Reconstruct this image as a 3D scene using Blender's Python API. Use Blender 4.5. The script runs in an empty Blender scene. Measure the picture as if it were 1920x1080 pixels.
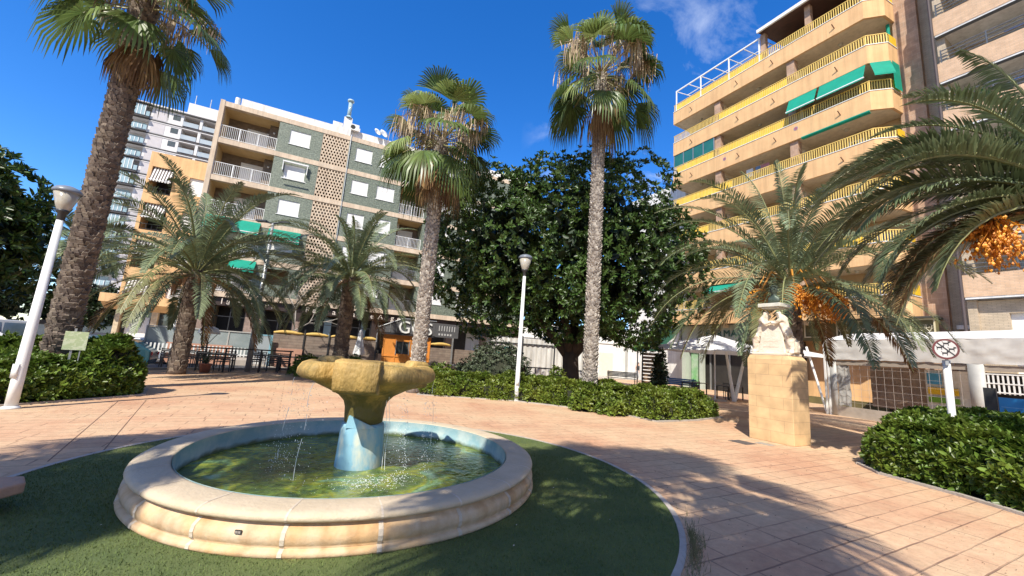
import bpy, bmesh, math, random
import numpy as np
from mathutils import Vector, Matrix, noise
R_=math.radians; PI=math.pi
sc=bpy.context.scene
# ---------------------------------------------------------------- camera
cam_d=bpy.data.cameras.new('camera'); cam=bpy.data.objects.new('camera',cam_d); sc.collection.objects.link(cam)
sc.camera=cam
pitch,roll,FPX=R_(9.436),R_(4.06),752.0
up=Vector((math.sin(roll)*math.cos(pitch),-math.cos(roll)*math.cos(pitch),math.sin(pitch)))
fw=Vector((0,0,1)); Yv=(fw-up*fw.dot(up)).normalized(); Xv=Yv.cross(up)
if Xv.x<0: Xv=-Xv
W=Matrix((Xv,Yv,up))                      # world = W @ (x right, y down, z forward)
M3=Matrix((W@Vector((1,0,0)),W@Vector((0,-1,0)),W@Vector((0,0,-1)))).transposed()
cam.matrix_world=Matrix.Translation((0,0,1.6))@M3.to_4x4()
cam_d.sensor_width=36; cam_d.sensor_fit='HORIZONTAL'; cam_d.lens=FPX/1920*36
cam_d.clip_start=0.05; cam_d.clip_end=2000
sc.render.resolution_x=1024; sc.render.resolution_y=576
# ---------------------------------------------------------------- light
SUN_EL=R_(47); SH=Vector((0.305,0.952,0)).normalized()      # the way shadows fall
sd=Vector((SH.x*math.cos(SUN_EL),SH.y*math.cos(SUN_EL),-math.sin(SUN_EL)))
sl=bpy.data.lights.new('sun','SUN'); sl.energy=5.0; sl.angle=R_(0.53); sl.color=(1.0,0.94,0.83)
so=bpy.data.objects.new('sun',sl); sc.collection.objects.link(so); so.rotation_euler=sd.to_track_quat('-Z','Y').to_euler()
world=bpy.data.worlds.new('World'); sc.world=world; world.use_nodes=True
nt=world.node_tree; nt.nodes.clear()
sky=nt.nodes.new('ShaderNodeTexSky'); sky.sky_type='NISHITA'; sky.sun_disc=False; sky.sun_elevation=SUN_EL
sky.sun_rotation=math.atan2(-SH.x,-SH.y); sky.air_density=1.0; sky.dust_density=0.05; sky.ozone_density=6.0; sky.altitude=100
bg=nt.nodes.new('ShaderNodeBackground'); bg.inputs[1].default_value=0.15
hs=nt.nodes.new('ShaderNodeHueSaturation'); hs.inputs['Saturation'].default_value=1.27; hs.inputs['Hue'].default_value=.509; hs.inputs['Value'].default_value=1.2
tc=nt.nodes.new('ShaderNodeTexCoord'); mp=nt.nodes.new('ShaderNodeMapping'); mp.inputs['Scale'].default_value=(1.6,1.6,3.2); mp.inputs['Location'].default_value=(.35,.1,.3)
nz=nt.nodes.new('ShaderNodeTexNoise'); nz.inputs['Scale'].default_value=2.6; nz.inputs['Detail'].default_value=9; nz.inputs['Roughness'].default_value=.62; nz.inputs['Distortion'].default_value=.5
cr=nt.nodes.new('ShaderNodeValToRGB'); cr.color_ramp.elements[0].position=.53; cr.color_ramp.elements[0].color=(0,0,0,1); cr.color_ramp.elements[1].position=.80; cr.color_ramp.elements[1].color=(.75,.75,.75,1)
# thin clouds only hang in one quarter of the sky, to the right of the square
dp=nt.nodes.new('ShaderNodeVectorMath'); dp.operation='DOT_PRODUCT'; dv=Vector((.36,.80,.46)).normalized(); dp.inputs[1].default_value=dv
mr=nt.nodes.new('ShaderNodeMapRange'); mr.inputs[1].default_value=.93; mr.inputs[2].default_value=.99
ml=nt.nodes.new('ShaderNodeMath'); ml.operation='MULTIPLY'
mx=nt.nodes.new('ShaderNodeMixRGB'); mx.inputs[2].default_value=(6.2,6.6,7.2,1)
out=nt.nodes.new('ShaderNodeOutputWorld'); L=nt.links.new
L(tc.outputs['Generated'],mp.inputs[0]); L(mp.outputs[0],nz.inputs[0]); L(nz.outputs[0],cr.inputs[0]); L(tc.outputs['Generated'],dp.inputs[0]); L(dp.outputs['Value'],mr.inputs[0])
L(cr.outputs[0],ml.inputs[0]); L(mr.outputs[0],ml.inputs[1]); L(sky.outputs[0],hs.inputs['Color']); L(hs.outputs[0],mx.inputs[1]); L(ml.outputs[0],mx.inputs[0]); 
# unseen cloud added behind the viewer as neutral fill light for the shadows
d2=nt.nodes.new('ShaderNodeVectorMath'); d2.operation='DOT_PRODUCT'; d2.inputs[1].default_value=Vector((-.1,-.95,.3)).normalized()
m2=nt.nodes.new('ShaderNodeMapRange'); m2.inputs[1].default_value=.15; m2.inputs[2].default_value=.6
n2=nt.nodes.new('ShaderNodeTexNoise'); n2.inputs['Scale'].default_value=3.5; n2.inputs['Detail'].default_value=6
c2=nt.nodes.new('ShaderNodeMapRange'); c2.inputs[1].default_value=.42; c2.inputs[2].default_value=.6
l2=nt.nodes.new('ShaderNodeMath'); l2.operation='MULTIPLY'; x2=nt.nodes.new('ShaderNodeMixRGB'); x2.inputs[2].default_value=(3.6,3.1,2.5,1)
L(tc.outputs['Generated'],d2.inputs[0]); L(d2.outputs['Value'],m2.inputs[0]); L(tc.outputs['Generated'],n2.inputs[0]); L(n2.outputs[0],c2.inputs[0]); L(c2.outputs[0],l2.inputs[0]); L(m2.outputs[0],l2.inputs[1]); L(l2.outputs[0],x2.inputs[0]); L(mx.outputs[0],x2.inputs[1]); L(x2.outputs[0],bg.inputs[0]); L(bg.outputs[0],out.inputs[0])
sc.view_settings.view_transform='Standard'; sc.view_settings.look='None'; sc.view_settings.gamma=1; sc.view_settings.exposure=0.50
sc.cycles.max_bounces=6; sc.cycles.transparent_max_bounces=8
# ---------------------------------------------------------------- helpers
COL=sc.collection
random.seed(7); RNG=np.random.default_rng(7)
def tag(o,label=None,cat=None,group=None,kind=None):
    if label: o['label']=label
    if cat: o['category']=cat
    if group: o['group']=group
    if kind: o['kind']=kind
    return o
def thing(name,label,cat,loc=(0,0,0),rz=0.0,group=None):
    o=bpy.data.objects.new(name,None); COL.objects.link(o); o.location=loc; o.rotation_euler=(0,0,rz); o.empty_display_size=.2
    return tag(o,label,cat,group)
def copy_thing(src,loc,rz,label=None):
    def cp(o,par):
        c=o.copy(); COL.objects.link(c)
        if par: c.parent=par
        for ch in o.children: cp(ch,c)
        return c
    r=cp(src,None); r.location=loc; r.rotation_euler=(0,0,rz)
    if label: r['label']=label
    return r
class MB:
    def __init__(s): s.v=[]; s.f=[]; s.m=[]; s.g=0; s.fg=[]
    def grp(s,k): s.g=k; return s
    def add(s,vs,fs,m=0):
        b=len(s.v); s.v+= [tuple(x) for x in vs]; s.f+=[tuple(b+i for i in f) for f in fs]; s.m+=[m]*len(fs); s.fg+=[s.g]*len(fs)
    def box(s,x0,x1,y0,y1,z0,z1,m=0):
        s.add([(x0,y0,z0),(x1,y0,z0),(x1,y1,z0),(x0,y1,z0),(x0,y0,z1),(x1,y0,z1),(x1,y1,z1),(x0,y1,z1)],
              [(0,3,2,1),(4,5,6,7),(0,1,5,4),(1,2,6,5),(2,3,7,6),(3,0,4,7)],m)
    def obox(s,c,d,hx,hy,z0,z1,m=0):     # box turned so that its x runs along d
        d=Vector((d[0],d[1])).normalized(); n=Vector((-d.y,d.x)); c=Vector((c[0],c[1])); q=[]
        for z in (z0,z1):
            for a,b in ((-hx,-hy),(hx,-hy),(hx,hy),(-hx,hy)):
                p=c+d*a+n*b; q.append((p.x,p.y,z))
        s.add(q,[(0,3,2,1),(4,5,6,7),(0,1,5,4),(1,2,6,5),(2,3,7,6),(3,0,4,7)],m)
    def prism(s,poly,z0,z1,m=0):
        n=len(poly); s.add([(p[0],p[1],z0) for p in poly]+[(p[0],p[1],z1) for p in poly],
          [tuple(range(n))[::-1],tuple(range(n,2*n))]+[(i,(i+1)%n,n+(i+1)%n,n+i) for i in range(n)],m)
    def prismx(s,poly,x0,x1,m=0):       # profile in y,z pushed along x
        n=len(poly); s.add([(x0,p[0],p[1]) for p in poly]+[(x1,p[0],p[1]) for p in poly],
          [tuple(range(n)),tuple(range(n,2*n))[::-1]]+[(i,n+i,n+(i+1)%n,(i+1)%n) for i in range(n)],m)
    def tube(s,pts,rad,n=8,m=0,cap=True):
        pts=[Vector(p) for p in pts]; k=len(pts)
        if not hasattr(rad,'__len__'): rad=[rad]*k
        vs=[]; a=None
        for i,p in enumerate(pts):
            t=(pts[min(i+1,k-1)]-pts[max(i-1,0)]).normalized()
            if a is None: a=t.orthogonal().normalized()
            else: a=(a-t*a.dot(t)).normalized()
            b=t.cross(a)
            for j in range(n):
                w=2*PI*j/n; vs.append(p+(a*math.cos(w)+b*math.sin(w))*rad[i])
        fs=[(i*n+j,i*n+(j+1)%n,(i+1)*n+(j+1)%n,(i+1)*n+j) for i in range(k-1) for j in range(n)]
        if cap: fs+=[tuple(range(n))[::-1],tuple(range((k-1)*n,k*n))]
        s.add(vs,fs,m)
    def lathe(s,prof,n=32,c=(0,0,0),m=0,closed=False,fn=None):
        vs=[]; k=len(prof)
        for j in range(n):
            w=2*PI*j/n
            for r,z in prof:
                rr=fn(w,r,z) if fn else r
                vs.append((c[0]+rr*math.cos(w),c[1]+rr*math.sin(w),c[2]+z))
        fs=[(j*k+i,((j+1)%n)*k+i,((j+1)%n)*k+i+1,j*k+i+1) for j in range(n) for i in range(k-1)]
        if closed: fs+=[(j*k+k-1,((j+1)%n)*k+k-1,((j+1)%n)*k,j*k) for j in range(n)]
        s.add(vs,fs,m)
    def mesh(s,name,mats,smooth=False):
        me=bpy.data.meshes.new(name); me.from_pydata(s.v,[],s.f)
        for mm in (mats if isinstance(mats,(list,tuple)) else [mats]): me.materials.append(mm)
        if any(s.m): me.polygons.foreach_set('material_index',s.m)
        me.validate()
        if smooth: me.polygons.foreach_set('use_smooth',[True]*len(me.polygons))
        me.update(); return me
    def obj(s,name,mats,parent=None,smooth=False,bevel=0,loc=None):
        gs=sorted(set(s.fg))
        if len(gs)>1:                       # one object for every separate piece
            first=None
            for g in gs:
                q=MB(); idx={}
                for f,m,k in zip(s.f,s.m,s.fg):
                    if k!=g: continue
                    q.f.append(tuple(idx.setdefault(i,len(idx)) for i in f)); q.m.append(m); q.fg.append(0)
                q.v=[s.v[i] for i in idx]; o=q.obj(name,mats,parent,smooth,bevel,loc); first=first or o
            return first
        return link(s.mesh(name,mats,smooth),name,parent,bevel,loc)
def link(me,name,parent=None,bevel=0,loc=None):
    o=bpy.data.objects.new(name,me); COL.objects.link(o)
    if parent: o.parent=parent
    if loc: o.location=loc
    if bevel:
        b=o.modifiers.new('bevel','BEVEL'); b.width=bevel; b.segments=2; b.limit_method='ANGLE'; b.angle_limit=R_(40)
    return o
def np_mesh(name,V,F,mats,smooth=False,midx=None):
    """V (n,3) array, F (m,4) quads"""
    me=bpy.data.meshes.new(name); me.vertices.add(len(V)); me.vertices.foreach_set('co',np.ascontiguousarray(V,dtype=np.float32).ravel())
    m=len(F); k=F.shape[1]; me.loops.add(m*k); me.loops.foreach_set('vertex_index',F.ravel().astype(np.int32)); me.polygons.add(m)
    me.polygons.foreach_set('loop_start',np.arange(0,m*k,k,dtype=np.int32))
    for mm in (mats if isinstance(mats,(list,tuple)) else [mats]): me.materials.append(mm)
    if midx is not None: me.polygons.foreach_set('material_index',midx.astype(np.int32))
    if smooth: me.polygons.foreach_set('use_smooth',np.ones(m,dtype=bool))
    me.update(calc_edges=True); return me
# ---------------------------------------------------------------- materials
def mat(name,c1,c2=None,scale=4.0,rough=.7,bump=0,bscale=None,island=0,metal=0,spec=.5,trans=0,emis=None,stretch=(1,1,1),contrast=(.35,.65),sub=0,transl=0,rot=(0,0,0),streak=0):
    m=bpy.data.materials.new(name); m.use_nodes=True; t=m.node_tree; N=t.nodes; l=t.links.new
    b=N['Principled BSDF']; b.inputs['Roughness'].default_value=rough; b.inputs['Metallic'].default_value=metal; b.inputs['Specular IOR Level'].default_value=spec
    tc=N.new('ShaderNodeTexCoord'); mp=N.new('ShaderNodeMapping'); mp.inputs['Scale'].default_value=stretch; mp.inputs['Rotation'].default_value=rot; l(tc.outputs['Object'],mp.inputs[0])
    if c2 is None: c2=tuple(x*.82 for x in c1)
    nz=N.new('ShaderNodeTexNoise'); nz.inputs['Scale'].default_value=scale; nz.inputs['Detail'].default_value=6; nz.inputs['Roughness'].default_value=.6; l(mp.outputs[0],nz.inputs[0])
    cr=N.new('ShaderNodeValToRGB'); cr.color_ramp.elements[0].position=contrast[0]; cr.color_ramp.elements[1].position=contrast[1]
    cr.color_ramp.elements[0].color=(*c1,1); cr.color_ramp.elements[1].color=(*c2,1); l(nz.outputs[0],cr.inputs[0]); col=cr.outputs[0]
    if island:
        g=N.new('ShaderNodeNewGeometry'); mr=N.new('ShaderNodeMapRange'); mr.inputs[3].default_value=1-island; mr.inputs[4].default_value=1+island; l(g.outputs['Random Per Island'],mr.inputs[0])
        h=N.new('ShaderNodeHueSaturation'); l(mr.outputs[0],h.inputs['Value']); l(col,h.inputs['Color'])
        m2=N.new('ShaderNodeMapRange'); m2.inputs[3].default_value=.5-.014*min(1,island*2); m2.inputs[4].default_value=.5+.012; l(g.outputs['Random Per Island'],m2.inputs[0]); l(m2.outputs[0],h.inputs['Hue']); col=h.outputs[0]
    if streak:      # rain streaks and grime running down the wall
        mp2=N.new('ShaderNodeMapping'); mp2.inputs['Scale'].default_value=(2.2,2.2,.10); l(tc.outputs['Object'],mp2.inputs[0])
        ns=N.new('ShaderNodeTexNoise'); ns.inputs['Scale'].default_value=1.6; ns.inputs['Detail'].default_value=8; ns.inputs['Roughness'].default_value=.7; l(mp2.outputs[0],ns.inputs[0])
        rs=N.new('ShaderNodeMapRange'); rs.inputs[1].default_value=.42; rs.inputs[2].default_value=.68; rs.inputs[3].default_value=1; rs.inputs[4].default_value=1-streak; l(ns.outputs[0],rs.inputs[0])
        ms_=N.new('ShaderNodeMixRGB'); ms_.blend_type='MULTIPLY'; ms_.inputs[0].default_value=1; l(col,ms_.inputs[1]); l(rs.outputs[0],ms_.inputs[2]); col=ms_.outputs[0]
    l(col,b.inputs['Base Color'])
    if bump:
        nb=N.new('ShaderNodeTexNoise'); nb.inputs['Scale'].default_value=bscale or scale*6; nb.inputs['Detail'].default_value=5; l(mp.outputs[0],nb.inputs[0])
        bp=N.new('ShaderNodeBump'); bp.inputs['Strength'].default_value=bump; bp.inputs['Distance'].default_value=.02; l(nb.outputs[0],bp.inputs['Height']); l(bp.outputs[0],b.inputs['Normal'])
    if transl:
        tr=N.new('ShaderNodeBsdfTranslucent'); l(col,tr.inputs[0]); ms=N.new('ShaderNodeMixShader'); ms.inputs[0].default_value=transl
        l(b.outputs[0],ms.inputs[1]); l(tr.outputs[0],ms.inputs[2]); l(ms.outputs[0],N['Material Output'].inputs[0])
    if trans: b.inputs['Transmission Weight'].default_value=trans
    if emis: b.inputs['Emission Color'].default_value=(*emis[:3],1); b.inputs['Emission Strength'].default_value=emis[3]
    return m
def brick_mat(name,c1,c2,cm,w,h,rough=.7,bump=.4,mortar=.01,rot=(R_(90),0,0),noise_amt=.25,offset=.5,nsc=3):
    m=bpy.data.materials.new(name); m.use_nodes=True; t=m.node_tree; N=t.nodes; l=t.links.new; b=N['Principled BSDF']; b.inputs['Roughness'].default_value=rough
    tc=N.new('ShaderNodeTexCoord'); mp=N.new('ShaderNodeMapping'); mp.inputs['Rotation'].default_value=rot; l(tc.outputs['Object'],mp.inputs[0])
    br=N.new('ShaderNodeTexBrick'); br.inputs['Scale'].default_value=1; br.inputs['Brick Width'].default_value=w; br.inputs['Row Height'].default_value=h; br.inputs['Mortar Size'].default_value=mortar; br.inputs['Mortar Smooth'].default_value=.3; br.offset=offset
    br.inputs['Color1'].default_value=(*c1,1); br.inputs['Color2'].default_value=(*c2,1); br.inputs['Mortar'].default_value=(*cm,1); l(mp.outputs[0],br.inputs[0])
    nz=N.new('ShaderNodeTexNoise'); nz.inputs['Scale'].default_value=nsc; nz.inputs['Detail'].default_value=8; l(tc.outputs['Object'],nz.inputs[0])
    mr=N.new('ShaderNodeMapRange'); mr.inputs[1].default_value=.3; mr.inputs[2].default_value=.7; mr.inputs[3].default_value=1-noise_amt; mr.inputs[4].default_value=1+noise_amt; l(nz.outputs[0],mr.inputs[0])
    hs=N.new('ShaderNodeHueSaturation'); l(br.outputs[0],hs.inputs['Color']); l(mr.outputs[0],hs.inputs['Value']); l(hs.outputs[0],b.inputs['Base Color'])
    bp=N.new('ShaderNodeBump'); bp.invert=True; bp.inputs['Strength'].default_value=bump; bp.inputs['Distance'].default_value=.01; l(br.outputs['Fac'],bp.inputs['Height']); l(bp.outputs[0],b.inputs['Normal'])
    return m
def slat_mat(name,c,pitch=.05,rough=.5,axis='Z',bump=.5):
    m=mat(name,c,tuple(x*.9 for x in c),scale=1.5,rough=rough); t=m.node_tree; N=t.nodes; l=t.links.new
    tc=N.new('ShaderNodeTexCoord'); wv=N.new('ShaderNodeTexWave'); wv.bands_direction=axis; wv.inputs['Scale'].default_value=.314/pitch; l(tc.outputs['Object'],wv.inputs[0])
    bp=N.new('ShaderNodeBump'); bp.inputs['Strength'].default_value=bump; bp.inputs['Distance'].default_value=.012; l(wv.outputs[0],bp.inputs['Height']); l(bp.outputs[0],N['Principled BSDF'].inputs['Normal']); return m
def stripe_mat(name,ca,cb,pitch,axis='X',rough=.8,transl=.2):
    m=bpy.data.materials.new(name); m.use_nodes=True; t=m.node_tree; N=t.nodes; l=t.links.new; b=N['Principled BSDF']; b.inputs['Roughness'].default_value=rough
    tc=N.new('ShaderNodeTexCoord'); wv=N.new('ShaderNodeTexWave'); wv.bands_direction=axis; wv.wave_profile='SIN'; wv.inputs['Scale'].default_value=.314/pitch; l(tc.outputs['Object'],wv.inputs[0])
    cr=N.new('ShaderNodeValToRGB'); cr.color_ramp.elements[0].position=.48; cr.color_ramp.elements[1].position=.52; cr.color_ramp.elements[0].color=(*ca,1); cr.color_ramp.elements[1].color=(*cb,1)
    l(wv.outputs[0],cr.inputs[0]); l(cr.outputs[0],b.inputs['Base Color']); return m
K={}
K['white']=mat('white_paint',(.80,.80,.78),(.70,.70,.67),3,.5)
K['white_wall']=mat('white_render',(.78,.77,.74),(.66,.64,.60),1.2,.85,.2,30,streak=.25)
K['white_dirty']=mat('weathered_white_render',(.80,.79,.76),(.55,.53,.49),2.2,.85,.2,20,stretch=(1,1,.25))
K['tan']=mat('tan_render',(.62,.46,.30),(.56,.40,.25),1.5,.85,.15,40)
K['tan_pale']=mat('pale_tan_band',(.68,.55,.41),(.60,.46,.33),1.2,.85,.15,40,streak=.28)
K['soffit_tan']=mat('ochre_soffit',(.60,.44,.22),(.54,.38,.18),1.5,.9)
K['peach']=mat('peach_render',(.74,.47,.23),(.66,.40,.19),1.1,.85,.1,40,streak=.22)
K['cream']=mat('cream_soffit',(.70,.60,.45),(.62,.52,.38),1.2,.85,streak=.2)
K['green_tile']=brick_mat('green_glazed_tile',(.135,.165,.12),(.20,.23,.17),(.09,.10,.08),.24,.06,rough=.45,mortar=.006,noise_amt=.5,nsc=9)
K['brown_tile']=brick_mat('brown_tile',(.16,.11,.07),(.20,.14,.09),(.10,.08,.06),.24,.07,rough=.6,mortar=.006)
K['pillar_tile']=brick_mat('mauve_stone_tile',(.38,.24,.155),(.43,.28,.185),(.50,.38,.28),.45,.30,rough=.6,mortar=.008,noise_amt=.2)
K['brick']=brick_mat('buff_brick',(.62,.42,.27),(.55,.36,.22),(.46,.34,.24),.27,.07,rough=.8,mortar=.010,noise_amt=.12)
K['brick_grey']=brick_mat('olive_buff_brick',(.52,.42,.30),(.46,.37,.26),(.33,.27,.2),.27,.07,rough=.8,mortar=.010,noise_amt=.12)
K['shutter']=slat_mat('white_roller_shutter',(.80,.79,.76),.05)
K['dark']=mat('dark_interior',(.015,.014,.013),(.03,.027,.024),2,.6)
K['glass']=mat('window_glass',(.05,.07,.08),(.09,.11,.12),1.2,.08,spec=.8)
K['glass_blue']=mat('pale_blue_glass',(.36,.48,.52),(.26,.38,.43),.6,.12,spec=.8)
K['yellow']=mat('yellow_panel',(.80,.52,.02),(.70,.43,.02),2,.5)
K['yellow_bar']=mat('yellow_rail_bar',(.78,.56,.16),(.70,.48,.12),2,.5)
K['green_awn']=mat('green_canvas',(.0,.36,.24),(.0,.30,.20),2,.75,.1,30,transl=.25)
K['green_glass']=mat('green_tinted_glass',(.03,.16,.12),(.02,.11,.09),1,.12,spec=.8)
K['stripe']=stripe_mat('striped_canvas',(.70,.68,.64),(.07,.05,.05),.19)
K['canopy_dark']=mat('dark_timber_soffit',(.10,.045,.03),(.06,.03,.02),2,.7)
K['metal']=mat('galvanised_metal',(.42,.43,.43),(.33,.34,.34),5,.45,metal=.6)
K['metal_dark']=mat('dark_metal',(.035,.035,.04),(.05,.05,.05),4,.45,metal=.3)
K['black']=mat('black_plastic',(.02,.02,.022),(.03,.03,.03),4,.5)
K['rust']=mat('rusty_pipe',(.20,.08,.04),(.12,.05,.03),8,.8)
K['canvas']=mat('white_canvas',(.80,.80,.79),(.70,.70,.69),1.8,.75,.25,9,transl=.15)
K['canvas_grey']=mat('grey_pvc_sheet',(.44,.43,.40),(.37,.36,.34),1.6,.55,.3,4)
K['concrete']=mat('concrete',(.42,.37,.31),(.32,.28,.24),3,.85,.3,30)
K['red']=mat('red_cloth',(.55,.02,.03),(.4,.01,.02),4,.7)
K['skin']=mat('skin',(.50,.30,.21),(.45,.26,.18),6,.5)
K['wood']=mat('wood_planks',(.32,.20,.11),(.22,.13,.07),3,.7,.3,20,stretch=(1,8,8))
K['orange']=mat('orange_boards',(.72,.28,.05),(.60,.22,.04),3,.6,stretch=(6,1,1))
# ================================================================ GROUND
def paving_material():
    m=bpy.data.materials.new('stamped_paving'); m.use_nodes=True; t=m.node_tree; N=t.nodes; l=t.links.new; b=N['Principled BSDF']; b.inputs['Roughness'].default_value=.75
    tc=N.new('ShaderNodeTexCoord'); mp=N.new('ShaderNodeMapping'); mp.inputs['Rotation'].default_value=(0,0,R_(-28)); l(tc.outputs['Object'],mp.inputs[0])
    nd=N.new('ShaderNodeTexNoise'); nd.inputs['Scale'].default_value=2.2; l(mp.outputs[0],nd.inputs[0])
    vm=N.new('ShaderNodeVectorMath'); vm.operation='SCALE'; vm.inputs[3].default_value=.022; l(nd.outputs['Color'],vm.inputs[0]); va=N.new('ShaderNodeVectorMath'); l(mp.outputs[0],va.inputs[0]); l(vm.outputs[0],va.inputs[1])
    fac=[]
    for w,h,o,ms,sq in ((.60,.27,.37,.012,1.5),):
        br=N.new('ShaderNodeTexBrick'); br.inputs['Scale'].default_value=1; br.inputs['Brick Width'].default_value=w; br.inputs['Row Height'].default_value=h; br.inputs['Mortar Size'].default_value=ms; br.inputs['Mortar Smooth'].default_value=.6
        br.offset=o; br.squash=sq; br.squash_frequency=3; br.inputs['Color1'].default_value=(.50,.50,.50,1); br.inputs['Color2'].default_value=(.60,.60,.60,1); l(va.outputs[0],br.inputs[0]); fac.append(br)
    br=fac[0]
    n1=N.new('ShaderNodeTexNoise'); n1.inputs['Scale'].default_value=.45; n1.inputs['Detail'].default_value=7; n1.inputs['Roughness'].default_value=.65; l(tc.outputs['Object'],n1.inputs[0])
    cr=N.new('ShaderNodeValToRGB'); e=cr.color_ramp.elements; e[0].position=.36; e[0].color=(.55,.305,.18,1); e[1].position=.62; e[1].color=(.64,.45,.275,1); l(n1.outputs[0],cr.inputs[0])
    e=cr.color_ramp.elements.new(.48); e.color=(.62,.39,.235,1)
    # streaks of darker wear
    n2=N.new('ShaderNodeTexNoise'); n2.inputs['Scale'].default_value=9; n2.inputs['Detail'].default_value=9; n2.inputs['Roughness'].default_value=.75; l(mp.outputs[0],n2.inputs[0])
    mr=N.new('ShaderNodeMapRange'); mr.inputs[1].default_value=.25; mr.inputs[2].default_value=.6; mr.inputs[3].default_value=.72; mr.inputs[4].default_value=1.03; l(n2.outputs[0],mr.inputs[0])
    mm=N.new('ShaderNodeMixRGB'); mm.blend_type='MULTIPLY'; mm.inputs[0].default_value=1; l(cr.outputs[0],mm.inputs[1]); l(mr.outputs[0],mm.inputs[2])
    # stamped joints: broken by noise so they fade in places
    nj=N.new('ShaderNodeTexNoise'); nj.inputs['Scale'].default_value=1.3; nj.inputs['Detail'].default_value=5; l(tc.outputs['Object'],nj.inputs[0])
    mj=N.new('ShaderNodeMapRange'); mj.inputs[1].default_value=.38; mj.inputs[2].default_value=.62; mj.inputs[3].default_value=.08; mj.inputs[4].default_value=.9; l(nj.outputs[0],mj.inputs[0])
    jm=N.new('ShaderNodeMath'); jm.operation='MULTIPLY'; l(br.outputs['Fac'],jm.inputs[0]); l(mj.outputs[0],jm.inputs[1])
    mo=N.new('ShaderNodeMixRGB'); mo.inputs[2].default_value=(.25,.14,.09,1); l(jm.outputs[0],mo.inputs[0]); l(mm.outputs[0],mo.inputs[1])
    hv=N.new('ShaderNodeMixRGB'); hv.blend_type='MULTIPLY'; hv.inputs[0].default_value=.5; l(mo.outputs[0],hv.inputs[1])
    hb=N.new('ShaderNodeMapRange'); hb.inputs[1].default_value=.5; hb.inputs[2].default_value=.6; hb.inputs[3].default_value=.84; hb.inputs[4].default_value=1.06; l(br.outputs['Color'],hb.inputs[0]); l(hb.outputs[0],hv.inputs[2])
    l(hv.outputs[0],b.inputs['Base Color'])
    # pits and joint relief
    vo=N.new('ShaderNodeTexNoise'); vo.inputs['Scale'].default_value=38; vo.inputs['Detail'].default_value=3; l(mp.outputs[0],vo.inputs[0])
    ms=N.new('ShaderNodeMapRange'); ms.inputs[1].default_value=.25; ms.inputs[2].default_value=.42; l(vo.outputs[0],ms.inputs[0])
    su=N.new('ShaderNodeMath'); su.operation='SUBTRACT'; l(ms.outputs[0],su.inputs[0]); l(br.outputs['Fac'],su.inputs[1])
    bp=N.new('ShaderNodeBump'); bp.inputs['Strength'].default_value=.55; bp.inputs['Distance'].default_value=.012; l(su.outputs[0],bp.inputs['Height']); l(bp.outputs[0],b.inputs['Normal'])
    return m
b=MB(); b.add([(-400,-400,-.42),(400,-400,-.42),(400,600,-.42),(-400,600,-.42)],[(0,1,2,3)])
tag(b.obj('ground',mat('far_ground',(.22,.19,.16),(.16,.15,.13),.1,.9)),kind='structure')
b=MB(); b.prism([(-17.5,9.5),(-15.8,13.5),(-8.6,26.5),(-6,29.5),(9,38),(34,50),(44,-22),(-26,-22)],-.4,0)
tag(b.obj('plaza_paving',paving_material()),kind='structure')
b=MB(); b.prism([(-60,-22),(-26.1,-22),(-17.6,9.5),(-15.9,13.5),(-8.7,26.6),(-6,29.7),(-12,33),(-26,26),(-90,-4)],-.40,-.35)
b.prism([(-6,29.7),(9,38.1),(34,50.1),(30,60),(-20,42),(-12,33)],-.401,-.345)
tag(b.obj('street_asphalt',mat('asphalt',(.075,.073,.07),(.055,.054,.052),2,.9,.4,60)),kind='structure')
b=MB(); b.prism([(-17.7,9.3),(-17.45,9.45),(-15.75,13.5),(-8.5,26.5),(-8.65,26.7),(-16.0,13.6)],-.40,.10)
tag(b.obj('street_kerb',K['concrete']),kind='structure')
# two long saw-cut joints across the paving on the left
b=MB()
for (x0,y0),(x1,y1) in (((-5.25,5.0),(-8.45,9.2)),((-5.0,5.35),(-8.15,9.55))):
    d=Vector((x1-x0,y1-y0)); b.obox(((x0+x1)/2,(y0+y1)/2),d,d.length/2,.006,0,.003)
tag(b.obj('paving_joint',mat('joint_dark',(.2,.12,.08),(.15,.09,.06))),kind='structure')
# turf ring round the fountain
TC=(-1.55,5.35); TR=3.52; FC=(-1.80,5.44)
def turf_mat(nm,a,b2,c):
    m=mat(nm,a,b2,1.1,.9,.6,90,island=.18,contrast=(.38,.62)); t=m.node_tree; N=t.nodes
    cr=[n for n in N if n.type=='VALTORGB'][0]; e=cr.color_ramp.elements.new(.72); e.color=(*c,1); return m
K['turf']=turf_mat('turf_base',(.075,.105,.030),(.11,.135,.038),(.20,.185,.058))
K['turf_blade']=turf_mat('turf_blade',(.105,.145,.038),(.15,.185,.050),(.30,.27,.09))
b=MB(); b.prism([(TC[0]+TR*math.cos(2*PI*i/96),TC[1]+TR*math.sin(2*PI*i/96)) for i in range(96)],0,.012)
tag(b.obj('turf_ground',K['turf']),kind='structure')
b=MB()
for i in range(96):
    a0,a1=2*PI*i/96,2*PI*(i+1)/96; r0,r1=TR+.002,TR+.06
    b.prism([(TC[0]+r*math.cos(a),TC[1]+r*math.sin(a)) for r,a in ((r0,a0),(r1,a0),(r1,a1),(r0,a1))],0,.018)
tag(b.obj('turf_kerb',mat('pale_kerb_stone',(.50,.44,.37),(.38,.33,.28),6,.85,.3,40)),kind='structure')
n=130000
r=TR*np.sqrt(RNG.random(n)); a=RNG.random(n)*2*PI
x=TC[0]+r*np.cos(a); y=TC[1]+r*np.sin(a)
dF=np.hypot(x-FC[0],y-FC[1]); dC=np.hypot(x,y); keep=(dF>2.14)&(r<TR-.01)&((dC<7.0)|(RNG.random(n)<.4))
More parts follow.
